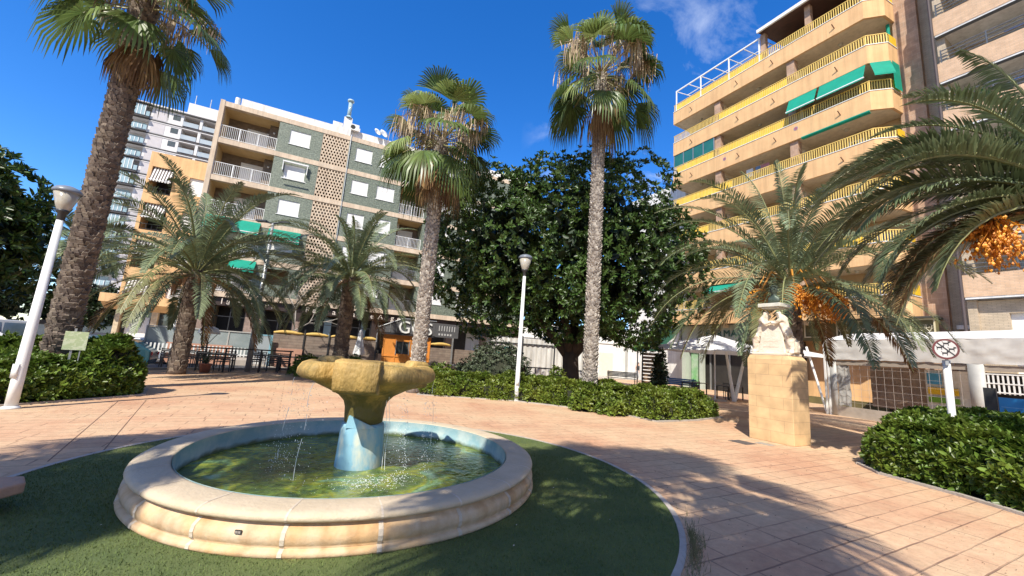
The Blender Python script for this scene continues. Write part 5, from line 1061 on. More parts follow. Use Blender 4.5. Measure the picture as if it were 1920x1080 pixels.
b.obj('lamp_head',K['metal_dark'],sl_); b=MB(); b.box(-.1,.14,-.2,-.11,2.6,3.0); b.obj('junction_box',K['metal'],sl_)
gl=thing('globe_lamp','low terrace lamp with white half dome on thin struts beside the left date palm','lamp',(-13.6,18.5,0)); b=MB(); b.tube([(0,0,0),(0,0,1.25)],.035,8)
for a in (0,2.1,4.2): b.tube([(0,0,1.1),(.38*math.cos(a),.38*math.sin(a),1.58)],.014,5)
b.obj('post',K['metal_dark'],gl); b=MB(); b.lathe([(.42,1.58),(.43,1.60),(.40,1.72),(.30,1.84),(.15,1.91),(0,1.93)],24); b.lathe([(0,1.58),(.42,1.58)],24); b.obj('lamp_shade',K['white'],gl,True)
for i,(x,y,h,lb) in enumerate(((-24,21.5,5.5,'thin street lamp standing behind the parked cars at the far left'),(-21,25.5,4.0,'short white street lamp in front of the low beige shops'))):
    t=thing('street_lamp',lb,'street lamp',(x,y,-.35)); b=MB(); b.tube([(0,0,0),(0,0,h),(.5,-.2,h+.2)],[.07,.05,.04],8); b.obj('pole',K['white_dirty'],t); b=MB(); b.box(.35,.95,-.3,-.08,h+.13,h+.24); b.obj('lamp_head',K['metal'],t)
# ---- monument
mo=thing('monument','monument of two white carved figures on a tall ochre stone pedestal','monument',(6.69,10.06,0),R_(-61))
K['ped']=brick_mat('ochre_sandstone_blocks',(.60,.40,.20),(.62,.42,.215),(.38,.25,.13),.62,.26,rough=.8,mortar=.004,bump=.25,noise_amt=.22)
b=MB(); b.prism([(-.51,-.37),(.51,-.37),(.51,.37),(-.51,.37)],0,1.93); b.add([(-.51,-.37,1.93),(.51,-.37,1.93),(.51,.37,1.93),(-.51,.37,1.93),(-.46,-.35,2.03),(.44,-.33,2.03),(.44,.33,2.03),(-.46,.33,2.03)],[(4,5,6,7),(0,1,5,4),(1,2,6,5),(2,3,7,6),(3,0,4,7)])
b.obj('pedestal',K['ped'],mo,bevel=.012)
K['carve']=mat('weathered_white_stone',(.72,.64,.52),(.58,.48,.36),4,.85,.5,24)
b=MB(); b.box(-.44,.44,-.30,.30,2.032,2.10)
b.add([(-.33,-.20,2.10),(.31,-.20,2.10),(.31,.2,2.10),(-.33,.2,2.10),(-.22,-.15,2.90),(.20,-.15,2.90),(.20,.15,2.90),(-.22,.15,2.90)],[(4,5,6,7),(0,1,5,4),(1,2,6,5),(2,3,7,6),(3,0,4,7)])
sc_=b.obj('carved_block',K['carve'],mo,bevel=.02)
# inscription lines: thin raised strips, the shade of carved lines put in their colour
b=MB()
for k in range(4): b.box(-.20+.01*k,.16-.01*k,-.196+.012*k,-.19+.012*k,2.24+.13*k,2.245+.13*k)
b.obj('groove_shade_strip',mat('groove_shade_stone',(.45,.36,.26),(.4,.32,.22)),sc_)
def figure(sg,nm):
    V=[(.29*sg,-.05,2.60),(.25*sg,-.08,2.78),(.20*sg,-.10,2.95),(.165*sg,-.12,3.05),(.13*sg,-.14,3.13),   # pelvis chest neck head
       (.40*sg,-.14,2.42),(.43*sg,-.13,2.14),(.44*sg,-.24,2.10),(.41*sg,.06,2.38),(.44*sg,.10,2.12),
       (.22*sg,-.20,2.92),(.12*sg,-.25,2.80),(.0*sg,-.22,2.86),(.22*sg,.03,2.95),(.12*sg,.02,3.06)]
    E_=[(0,1),(1,2),(2,3),(3,4),(0,5),(5,6),(6,7),(0,8),(8,9),(2,10),(10,11),(11,12),(2,13),(13,14)]
    Rr=[(.125,.12),(.105,.10),(.115,.10),(.05,.05),(.08,.075),(.10,.09),(.065,.065),(.04,.035),(.09,.085),(.06,.06),(.055,.055),(.042,.042),(.035,.03),(.055,.055),(.045,.045)]
    o=skin_obj(nm,V,E_,Rr,K['carve'],mo,3)
    dm=o.modifiers.new('d','DISPLACE'); tx=bpy.data.textures.new('fold','CLOUDS'); tx.noise_scale=.085; dm.texture=tx; dm.strength=.045; return o
figure(1,'carved_figure'); figure(-1.0,'carved_figure')
b=MB(); b.prism([(.18,-.10),(.40,-.18),(.50,-.05),(.48,.16),(.3,.2)],2.10,2.40); b.grp(1); b.prism([(-.18,-.10),(-.42,-.18),(-.49,-.02),(-.46,.16),(-.3,.2)],2.10,2.34); b.obj('carved_drapery',K['carve'],mo,bevel=.04)
b=MB(); b.box(-.20,.20,-.22,.14,3.20,3.235); b.box(-.27,.27,-.27,.20,3.236,3.33); b.obj('cap_stone',mat('pale_cap_stone',(.66,.64,.54),(.50,.50,.42),5,.8,.3,30),mo,bevel=.012)
K['bronze']=mat('green_black_bronze',(.06,.085,.065),(.12,.14,.11),7,.5,.4,30,metal=.5)
bu=thing('bust','dark green bronze bust of a man on top of the white carved figures','statue',(6.69,10.06,3.332),R_(-50))
o=skin_obj('bronze_head',[(0,0,.02),(0,-.005,.12),(0,-.01,.22),(0,-.015,.27),(0,-.02,.36),(0,-.01,.43),(-.14,0,.13),(.14,0,.13)],[(0,1),(1,2),(2,3),(3,4),(4,5),(1,6),(1,7)],[(.12,.09),(.13,.10),(.055,.055),(.06,.065),(.098,.115),(.075,.09),(.06,.06),(.06,.06)],K['bronze'],bu,3)
b=MB(); b.lathe([(0,-.02),(.018,-.01),(.012,.025),(0,.03)],8,(0,-.138,.345)); 
b.lathe([(0,-.03),(.022,0),(0,.03)],8,(-.10,-.01,.35)); b.lathe([(0,-.03),(.022,0),(0,.03)],8,(.10,-.01,.35)); b.box(-.06,.06,-.128,-.10,.385,.40); b.box(-.03,.03,-.124,-.10,.295,.305); b.obj('face',K['bronze'],bu,True)
b=MB(); random.seed(2)
for i in range(70):
    a,e=random.uniform(0,2*PI),random.uniform(.2,1.5)
    if math.sin(a)<-.5 and e<.9: continue
    b.lathe([(0,-.018),(.02,0),(0,.018)],6,(.09*math.cos(e)*math.cos(a),-.01+.105*math.cos(e)*math.sin(a),.40+.07*math.sin(e)))
b.obj('hair',K['bronze'],bu,True)
# ---- round no-dogs sign in the right hedge
sn=thing('prohibition_sign','round white no-dogs sign with dark red ring on a white post in the right hedge','sign',(7.73,7.10,0),R_(-42))
b=MB(); b.tube([(0,0,0),(0,0,2.04)],.052,16); b.obj('post',K['white_dirty'],sn,True)
b=MB(); b.box(-.02,.02,-.09,-.05,1.95,2.3); b.obj('bracket',K['metal'],sn)
def disc(b,cx,cz,r,y,m=0,n=32,rin=0): 
    if rin: 
        vs=[(cx+q*math.cos(2*PI*i/n),y,cz+q*math.sin(2*PI*i/n)) for q in (rin,r) for i in range(n)]; b.add(vs,[(i,(i+1)%n,n+(i+1)%n,n+i) for i in range(n)],m)
    else: b.add([(cx+r*math.cos(2*PI*i/n),y,cz+r*math.sin(2*PI*i/n)) for i in range(n)],[tuple(range(n))],m)
b=MB(); cz=2.23; b.lathe([(0,-.006),(.30,-.006),(.30,.006),(0,.006)],36); 
b.v=[(x,-.105+z*1.0,cz+y) for x,y,z in b.v]
disc(b,0,cz,.298,-.1125,1,36,.245); disc(b,0,cz,.245,-.1135,0,36)
b.add([(x,-.1155,cz+z) for x,z in ((-.19,.165),(-.165,.19),(.19,-.165),(.165,-.19))],[(0,1,2,3)],2)
def dog(cx_,cz_,s):
    for poly in (((-.06,-.01),(.045,-.01),(.05,.03),(-.055,.03)),((.03,.02),(.085,.03),(.085,.06),(.03,.07)),((-.055,-.05),(-.04,-.05),(-.04,.0),(-.055,.0)),((.03,-.05),(.045,-.05),(.045,0),(.03,0)),((-.055,.02),(-.085,.06),(-.075,.065),(-.045,.03))):
        b.add([(cx_+x*s,-.1145,cz_+z*s) for x,z in poly],[tuple(range(4))],2)
for q in ((.02,.15,1.15),(-.13,.03,1.15),(-.02,-.13,1.15),(.13,-.01,1.15)): dog(q[0],cz+q[1],q[2])
b.v=[(x*.56,y,cz+(z-cz)*.60) for x,y,z in b.v]
b.obj('sign_face',[mat('sign_white',(.62,.60,.58),(.5,.48,.46)),mat('sign_dark_red',(.16,.04,.04),(.10,.03,.03)),K['black']],sn)
# ---- pale board and info panel on the left
sg=thing('notice_board','small pale yellow-green board on two thin posts in the left hedge','sign',(-9.75,9.2,0),R_(42)); b=MB(); b.box(-.02,.02,.0,.03,0,1.5); b.box(.13,.15,.0,.03,0,1.1); b.obj('post',K['metal'],sg)
b=MB(); b.box(-.15,.22,-.02,-.001,1.02,1.43); b.obj('board',mat('faded_notice',(.55,.60,.40),(.42,.50,.28),14,.5,contrast=(.48,.52)),sg)
ip=thing('information_panel','glass fronted information panel with dark frame behind the thick palm on the left','notice board',(-14.6,12.9,0),R_(45)); b=MB(); b.box(-.40,-.32,-.05,.05,0,1.62); b.box(.32,.40,-.05,.05,0,1.62); b.box(-.40,.40,-.051,.051,1.52,1.66); b.box(-.4,.4,-.049,.049,.2,.28); b.obj('frame',K['metal_dark'],ip)
b=MB(); b.box(-.32,.32,-.02,.02,.3,1.52); b.obj('panel',mat('pale_blue_poster',(.42,.52,.54),(.30,.40,.44),1.6,.3),ip); b=MB(); b.box(-.3,.3,-.026,-.021,.42,.52); b.obj('panel_strip',K['dark'],ip)
rs_=thing('road_signs','blue round sign above a red round sign on one post at the left edge','sign',(-15.85,12.2,-.3),R_(50)); b=MB(); b.tube([(0,0,0),(0,0,2.7)],.03,8); b.obj('post',K['metal'],rs_)
for z,m_,nm in ((2.38,'blue','blue_disc'),(1.80,'red','red_disc')):
    b=MB(); b.lathe([(0,-.01),(.28,-.01),(.28,.01),(0,.01)],28); b.v=[(x,-.04+zz,z+y) for x,y,zz in b.v]
    if m_=='blue': b.add([(x,-.053,z+q) for x,q in ((-.05,-.17),(.05,-.17),(.05,.05),(.13,.05),(0,.19),(-.13,.05),(-.05,.05))],[tuple(range(7))],1)
    else: b.add([(x,-.053,z+q) for x,q in ((-.2,-.05),(.2,-.05),(.2,.05),(-.2,.05))],[(0,1,2,3)],1)
    b.obj(nm,[mat('sign_'+m_,(.01,.07,.35) if m_=='blue' else (.5,.01,.02)),K['white']],rs_)
# ---- white marquee at the right
mq=thing('terrace_tent','long white and grey canvas terrace enclosure with wire mesh windows at the right','tent',(14.4,18.2,0),R_(-71.6)); XL=9.5
def cloth(x0,x1,z0,z1,y,nx,nz,a=.02,seed=0,ys=None):
    vs=[(x0+(x1-x0)*i/nx,y+a*noise.noise(Vector((i*.35,j*.6,seed)))*1.5,z0+(z1-z0)*j/nz+ (a*.8*noise.noise(Vector((i*.4,7,seed))) if j in(0,nz) else 0)) for i in range(nx+1) for j in range(nz+1)]
    return vs,[(i*(nz+1)+j,(i+1)*(nz+1)+j,(i+1)*(nz+1)+j+1,i*(nz+1)+j+1) for i in range(nx) for j in range(nz)]
b=MB(); b.add(*cloth(-.05,XL,2.40,3.24,-.04,90,8,.03,1)); b.obj('valance',mat('shade_greyed_canvas',(.60,.58,.54),(.50,.48,.45),1.4,.7,.25,7),mq,True)  # canvas colour greyed to hold the shade of the palm fronds
b=MB(); vs=[(-.05+(XL+.05)*i/40,-.04+5.5*j/10,3.25+.5*math.sin(PI*j/10)+.03*noise.noise(Vector((i*.3,j*.5,3)))) for i in range(41) for j in range(11)]; b.add(vs,[(i*11+j,(i+1)*11+j,(i+1)*11+j+1,i*11+j+1) for i in range(40) for j in range(10)]); b.obj('roof_sheet',K['canvas'],mq,True)
b=MB(); b.box(-.05,XL,.02,.10,2.18,2.36); b.obj('beam',mat('taupe_beam',(.35,.30,.25),(.3,.26,.21),2,.6),mq)
b=MB(); 
for x in (-.14,-.0): b.box(x,x+.07,-.03,.05,0,3.2)
b.tube([(-.2,.1,.05),(-.9,.0,2.95)],.05,8); b.obj('end_post',K['white'],mq)
b=MB(); b.box(.08,.34,.0,.06,.02,2.40); b.add(*cloth(.34,.85,.45,2.17,.075,10,12,.05,4)); b.grp(1); b.box(4.55,4.95,-.03,.03,0,2.4); b.grp(2); b.box(8.0,8.4,-.03,.03,0,2.4); b.obj('side_curtain',K['canvas_grey'],mq,True)
b=MB(); b.box(.3,XL,.03,.16,0,.42); b.obj('low_wall',mat('grey_render_base',(.42,.36,.30),(.33,.28,.23),3,.85,.2,20),mq)
b=MB()
for x in np.arange(.4,4.55,.28): b.tube([(x,.05,.42),(x,.05,2.18)],.005,4)
for z in (.62,.90,1.18,1.46,1.74,2.02): b.tube([(.34,.045,z),(4.55,.045,z)],.005,4)
b.obj('wire_mesh',mat('dull_wire',(.45,.40,.36),(.35,.3,.27)),mq)
b=MB(); 
for x in np.arange(5.0,XL,.11): b.box(x-.02,x+.02,.04,.06,1.45,2.1)
for z in (1.5,1.78,2.08): b.box(4.95,XL,.03,.065,z-.02,z+.02)
b.obj('white_lattice',K['white'],mq)
b=MB(); b.add(*cloth(.9,4.5,.5,2.17,1.3,20,8,.05,9)); b.obj('clear_plastic_blind',mat('dusty_brown_plastic',(.24,.17,.13),(.33,.27,.22),1.2,.25),mq,True)
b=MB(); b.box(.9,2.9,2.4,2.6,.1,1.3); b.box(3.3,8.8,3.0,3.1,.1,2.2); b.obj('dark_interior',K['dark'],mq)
b=MB(); b.box(3.0,3.85,.9,.95,1.25,1.5); b.obj('yellow_notice',K['yellow'],mq); b=MB(); b.box(3.0,3.85,.9,.95,.95,1.15); b.obj('green_notice',mat('lime_green',(.2,.42,.05)),mq); b=MB(); b.box(3.0,3.4,.9,.95,1.62,2.05); b.obj('blue_notice',mat('sky_blue',(.08,.35,.6)),mq)
b=MB(); b.box(2.9,4.54,1.0,1.04,.42,2.15); b.obj('pale_backing',K['white_wall'],mq)
# blue panels beside it
bp_=thing('blue_counter','blue panelled counter with black round holes and dark end post behind the right hedge','counter',(11.55,9.55,0),R_(-61)); K['blue']=mat('bright_blue_panel',(.02,.25,.62),(.015,.20,.52),2,.4)
b=MB(); b.box(0,.42,-.05,0,.1,1.42); b.grp(1); b.box(.50,2.2,-.05,0,.1,1.44); b.obj('panel',K['blue'],bp_); b=MB(); 
for x in (-.22,.43): b.grp(int(x*9)+5); b.box(x,x+(.2 if x<0 else .06),-.07,.02,0,1.62 if x<0 else 1.5)
disc(b,1.0,.85,.20,-.056,0,28); disc(b,1.7,.85,.20,-.056,0,28); b.obj('post',K['black'],bp_)
b=MB()
for k in range(6): b.box(.03,.39,-.058,-.051,.25+.19*k,.262+.19*k)
b.obj('panel_rib',mat('light_blue_line',(.2,.45,.75)),bp_)
# ---- parasols
def parasol(x,y,w,z0,z1,label,seed,rz=0):
    T=thing('parasol',label,'parasol',(x,y,0),rz,'white terrace parasols'); random.seed(seed)
    n=32; k=8; vs=[]; 
    for j in range(k+1):
        t=j/k
        for i in range(n):
            a=2*PI*i/n; sq=1/max(abs(math.cos(a)),abs(math.sin(a))); r=w/2*t*sq; crease=.05*abs(math.sin(2*a))*t; z=z1-(z1-z0)*(t**1.15)-(.14 if j==k else 0)*1+crease*.6-.09*math.sin(PI*t)+.03*noise.noise(Vector((a*2,t*3,seed)))
            vs.append((r*math.cos(a) if j<k else w/2*sq*math.cos(a),r*math.sin(a) if j<k else w/2*sq*math.sin(a),z))
    T_=MB(); T_.add(vs,[(j*n+i,j*n+(i+1)%n,(j+1)*n+(i+1)%n,(j+1)*n+i) for j in range(k) for i in range(n)]); T_.obj('canopy',K['canvas'],T,True)
    b=MB(); b.tube([(0,0,0),(0,0,z1-.02)],.035,8); b.obj('pole',K['white_dirty'],T)
    b=MB()
    for i in range(8):
        a=PI/4*i; b.tube([(0,0,z1-.9),(w*.25*math.cos(a),w*.25*math.sin(a),z0+(z1-z0)*.35)],.012,4)
    b.obj('rib',K['white'],T); b=MB(); b.box(-.4,.4,-.4,.4,0,.08); b.obj('base',K['concrete'],T); return T
parasol(10.9,21.3,4.7,2.58,3.40,'large open white parasol farthest left beside the pharmacy',1,R_(28))
parasol(13.6,19.9,2.6,2.62,3.1,'tattered white parasol between the monument and the white tent',2,R_(28))
b=MB(); b.tube([(12.05,21.6,0),(11.45,21.2,2.55)],[.10,.06],8); b.tube([(12.1,21.65,0),(12.6,21.4,2.55)],[.10,.06],8); tag(b.obj('parasol_stay',K['white'],None),'pair of slanted white stays rising between the two white parasols','stays')
cu=thing('closed_parasol','closed white parasol wrapped like a spindle behind the fountain bowl','parasol',(-8.9,24.4,0)); b=MB(); b.tube([(0,0,0),(0,0,2.5)],.03,8); b.obj('pole',K['white'],cu)
b=MB(); b.lathe([(.28,.95),(.30,1.05),(.22,1.5),(.13,2.0),(.12,2.2),(.06,2.42),(0,2.5)],20,fn=lambda w,r,z:r*(1+.22*math.sin(5*w))); b.obj('canopy',K['canvas'],cu,True)
# ---- restaurant terrace in front of the left block
tw=thing('terrace_wall','brown clad terrace wall with rolled yellow canvas along its top','wall',(MPX+9*math.sin(MA),MPY-9*math.cos(MA),0),MA)
b=MB(); b.box(6.4,12.1,0,.15,0,1.86); b.grp(1); b.box(15.6,19,0,.15,0,1.7); b.obj('cladding',brick_mat('taupe_cladding',(.20,.15,.12),(.24,.19,.15),(.13,.1,.08),.9,.16,noise_amt=.2),tw)
b=MB(); random.seed(9)
for a,c in ((6.4,7.9),(7.95,9.3),(9.4,11.2),(11.25,12.1),(15.6,17.0)):
    b.grp(int(a*10))
    n=10; b.tube([(a+(c-a)*i/n,.02,1.93+.05*math.sin(PI*i/n)+random.gauss(0,.008)) for i in range(n+1)],[.05+.06*math.sin(PI*(i+.4)/(n+.8)) for i in range(n+1)],8)
b.obj('rolled_canvas',mat('yellow_rolled_canvas',(.62,.42,.12),(.52,.33,.09),3,.8,.3,12),tw,True)
b=MB(); 
for x in (8.0,9.35,11.2,12.1): b.grp(int(x)); b.box(x-.04,x+.04,-.06,-.001,0,2.2)
b.obj('post',K['metal_dark'],tw)
b=MB(); b.box(.8,5.4,.0,.04,.55,1.75); b.obj('glass_screen',mat('hazy_screen_glass',(.30,.34,.34),(.22,.26,.26),1.4,.15),tw); b=MB(); 
for x in (.8,2.0,3.3,4.3,5.4): b.box(x-.03,x+.03,-.03,-.001,0,1.8)
b.box(.8,5.4,-.04,.05,1.76,1.82); b.obj('screen_frame',K['canvas_grey'],tw)
b=MB(); b.box(1.8,4.6,-.4,-.1,0,1.02); b.grp(1); b.box(6.7,8.0,-.5,-.1,0,1.05); b.obj('salmon_planter',mat('salmon_brick',(.50,.27,.19),(.42,.22,.15),4),tw)
b=MB()
for x in np.arange(.9,5.3,.16): b.box(x-.035,x+.035,-.55,-.52,.45,.95)
b.box(.8,5.4,-.56,-.50,.52,.58); b.obj('white_picket',K['white'],tw)
bk=thing('blue_frame_door','pale blue framed shutter door standing in the terrace screen beside the street lamp','door',(MPX+9.3*math.sin(MA)+5.45*math.cos(MA),MPY-9.3*math.cos(MA)+5.45*math.sin(MA),0),MA)
b=MB(); b.box(0,.06,-.03,.03,.0,1.75); b.box(.86,.98,-.03,.03,0,1.75); b.box(.06,.86,-.03,.03,1.68,1.75); b.obj('frame',mat('pale_blue_frame',(.22,.42,.50),(.18,.36,.44)),bk); b=MB(); b.box(.06,.86,-.02,.02,.6,1.68); b.obj('shutter',slat_mat('grey_blue_shutter',(.34,.38,.40),.06),bk); b=MB()
for x in np.arange(.1,.86,.12): b.box(x-.03,x+.03,-.03,.0,.1,.6)
b.obj('picket',K['white'],bk)
kio=thing('orange_kiosk','orange boarded kiosk with a small window under the grey sign','kiosk',(MPX+9*math.sin(MA),MPY-9*math.cos(MA),0),MA)
b=MB(); wall_open(b,12.5,15.6,.35,2.35,[(13.35,14.15,1.15,1.95)],0,.08); b.box(12.5,15.6,-.04,.12,.95,1.02); 
for x in (12.5,13.25,14.2,14.9,15.5): b.box(x,x+.07,-.03,-.001,.35,2.35)
b.obj('board_wall',K['orange'],kio); b=MB(); b.box(13.3,14.2,.09,.12,1.1,2.0); b.obj('window_glass',K['glass'],kio); b=MB(); b.box(13.3,13.35,-.05,0,1.1,2.0); b.box(14.15,14.2,-.05,0,1.1,2.0); b.box(13.73,13.77,-.05,0,1.15,1.95); b.obj('window_frame',K['metal'],kio)
b=MB(); b.box(12.3,15.7,-.2,1.4,2.36,2.46); b.obj('roof',K['metal_dark'],kio); b=MB(); b.box(12.6,15.5,-.25,-.05,.0,.55); b.obj('white_plinth',K['white_wall'],kio)
gs=thing('bar_sign','grey slatted bar sign with big white letters GOS above the orange kiosk','sign',(MPX+9.2*math.sin(MA),MPY-9.2*math.cos(MA),0),MA)
b=MB(); b.add([(12.05,0,2.48),(15.75,0,2.48),(15.75,0,3.42),(13.6,0,3.42),(12.05,0,2.75)],[(0,1,2,3,4)]); b.add([(12.05,.05,2.48),(15.75,.05,2.48),(15.75,.05,3.42),(13.6,.05,3.42),(12.05,.05,2.75)],[(4,3,2,1,0)]); b.box(15.76,17.4,0,.06,2.42,3.35); b.obj('panel',slat_mat('dark_grey_slats',(.10,.10,.105),.09,axis='Z'),gs)
b=MB(); b.tube([(12.05,-.03,2.75),(13.55,-.03,3.43),(15.8,-.03,3.45)],.03,5); b.tube([(12.05,-.03,1.8),(12.05,-.03,3.0)],.035,5)
for x in (12.4,12.8,13.2): b.tube([(x,-.03,2.5),(x,-.03,2.75+(x-12.05)*.44)],.015,4)
b.box(17.0,17.1,-.03,.03,0,2.42); b.obj('frame',K['metal'],gs)
b=MB(); text_mb(b,'G',13.28,2.50,1.12,-.05,.03); b.grp(1); text_mb(b,'O',14.12,2.50,1.12,-.05,.03); b.grp(2); text_mb(b,'S',15.05,2.50,1.12,-.05,.03); b.obj('letters',K['white'],gs)
b=MB(); random.seed(3)
for k in range(7): x=16.0+.18*k; b.box(x,x+.05,-.02,-.002,2.85,3.2)
for k in range(5): x=16.0+.2*k; b.box(x,x+.11,-.02,-.002,2.55,2.68)
b.obj('small_marks',mat('faded_white_marks',(.5,.5,.5)),gs)
# ---- terrace furniture
def table(x,y,rz,label,L=1.4,w=.8):
    T=thing('cafe_table',label,'table',(x,y,0),rz,'dark terrace tables'); b=MB(); b.box(-L/2,L/2,-w/2,w/2,.71,.75); b.obj('table_top',mat('slate_table_top',(.10,.10,.105),(.16,.16,.165),4,.35),T,bevel=.008)
    for sx in (-1,1):
        for sy in (-1,1): c=MB(); c.box(sx*(L/2-.06)-.025,sx*(L/2-.06)+.025,sy*(w/2-.06)-.025,sy*(w/2-.06)+.025,0,.709); c.obj('leg',K['metal_dark'],T)
    return T
def chair(x,y,rz,label):
    T=thing('cafe_chair',label,'chair',(x,y,0),rz,'dark terrace chairs'); b=MB(); b.box(-.22,.22,-.22,.22,.43,.46); b.obj('seat',K['black'],T)
    b=MB(); b.box(-.22,-.19,.2,.23,.46,.86); b.box(.19,.22,.2,.23,.46,.86)
    for k in range(4): b.box(-.19,.19,.205,.225,.54+.085*k,.58+.085*k)
    b.obj('backrest',K['black'],T)
    for sx in (-1,1):
        for sy in (-1,1): c=MB(); c.box(sx*.2-.015,sx*.2+.015,sy*.2-.015,sy*.2+.015,0,.429); c.obj('leg',K['metal_dark'],T)
    return T
tabs=[(-12.9,18.3,.45,'the table nearest the husky date palm'),(-11.9,20.3,.45,'the table behind the tall street lamp'),(-10.6,20.4,.5,'the table just right of the street lamp'),(-9.8,22.0,.5,'the table farther back by the dark bush'),(-14.6,18.6,.4,'the table half behind the date palm trunk'),(-4.5,24.5,.4,'the table by the orange kiosk'),(-2.9,25.2,.3,'the table by the grey-green bush')]
t0=None
for x,y,a,lb in tabs:
    if t0 is None: t0=table(x,y,a,'dark '+lb[4:])
    else: copy_thing(t0,(x,y,0),a,'dark '+lb[4:])
c0=None; random.seed(6)
names=['seen from the front','turned aside','with its back to the square','pushed in']
for ti,(x,y,a,lb) in enumerate(tabs):
    for j,(dx,dy,r) in enumerate(((-.35,-.75,PI),(.35,-.75,PI),(-.35,.75,0),(.35,.75,0))):
        X=x+dx*math.cos(a)-dy*math.sin(a); Y=y+dx*math.sin(a)+dy*math.cos(a); lb2='dark chair, '+['near left','near right','far left','far right'][j]+' seat of '+lb
        if c0 is None: c0=chair(X,Y,a+r+random.gauss(0,.15),lb2)
        else: copy_thing(c0,(X,Y,0),a+r+random.gauss(0,.2),lb2)
tr_=thing('wooden_trellis_rail','long dark rail of the terrace from the left palm toward the street lamp','rail',(-13.0,16.6,0),R_(52)); b=MB(); b.box(0,4.2,-.04,.04,.98,1.04)
for x in (.1,1.4,2.8,4.1): b.box(x-.03,x+.03,-.03,.03,0,.98)
b.obj('rail',K['metal_dark'],tr_)
pt=thing('plant_pot','terracotta pot with a spiky plant beside the left date palm','plant pot',(-12.4,17.0,0)); b=MB(); b.lathe([(0,0),(.16,0),(.22,.34),(.24,.36),(.2,.37),(.0,.33)],16); b.obj('pot',mat('terracotta',(.35,.13,.08)),pt,True); b=MB(); random.seed(12)
for i in range(40):
    a=random.uniform(0,2*PI); l=random.uniform(.4,.8); e=random.uniform(.6,1.4); p=Vector((0,0,.34)); q=p+Vector((math.cos(a)*math.cos(e),math.sin(a)*math.cos(e),math.sin(e)))*l; w=Vector((-math.sin(a),math.cos(a),0))*.02; b.add([p-w,p+w,q],[(0,1,2)])
b.obj('leaves',K['olive'],pt)
# ---- benches
def bench(x,y,rz,L,label,m,frame):
    T=thing('park_bench',label,'bench',(x,y,0),rz); b=MB()
    for k in range(4): b.box(-L/2,L/2,-.25+.11*k,-.16+.11*k,.42,.45)
    b.obj('seat',m,T); b=MB()
    for k in range(4): b.add([(-L/2,.22+.02*k,.52+.1*k),(L/2,.22+.02*k,.52+.1*k),(L/2,.235+.02*k,.60+.1*k),(-L/2,.235+.02*k,.60+.1*k),(-L/2,.25+.02*k,.52+.1*k),(L/2,.25+.02*k,.52+.1*k),(L/2,.265+.02*k,.60+.1*k),(-L/2,.265+.02*k,.60+.1*k)],[(0,1,2,3),(7,6,5,4),(3,2,6,7),(0,4,5,1),(0,3,7,4),(1,5,6,2)])
    b.obj('backrest',m,T)
    for s in (-1,1):
        b=MB(); b.box(s*(L/2-.12)-.03,s*(L/2-.12)+.03,-.26,-.2,0,.419); b.box(s*(L/2-.12)-.03,s*(L/2-.12)+.03,.2,.26,0,.419); b.tube([(s*(L/2-.12),.27,.42),(s*(L/2-.12),.34,.94)],.025,6); b.obj('leg',frame,T)
    return T
bench(10.1,24.5,R_(-25),2.3,'bright blue slatted bench behind the long hedge left of the white parasol',mat('blue_bench_paint',(.04,.16,.42),(.03,.12,.34),5),mat('blue_bench_frame',(.05,.2,.5)))
bench(8.9,31.5,R_(-17),2.2,'dark slatted bench beyond the hedge left of the walking people',K['metal_dark'],K['metal_dark'])
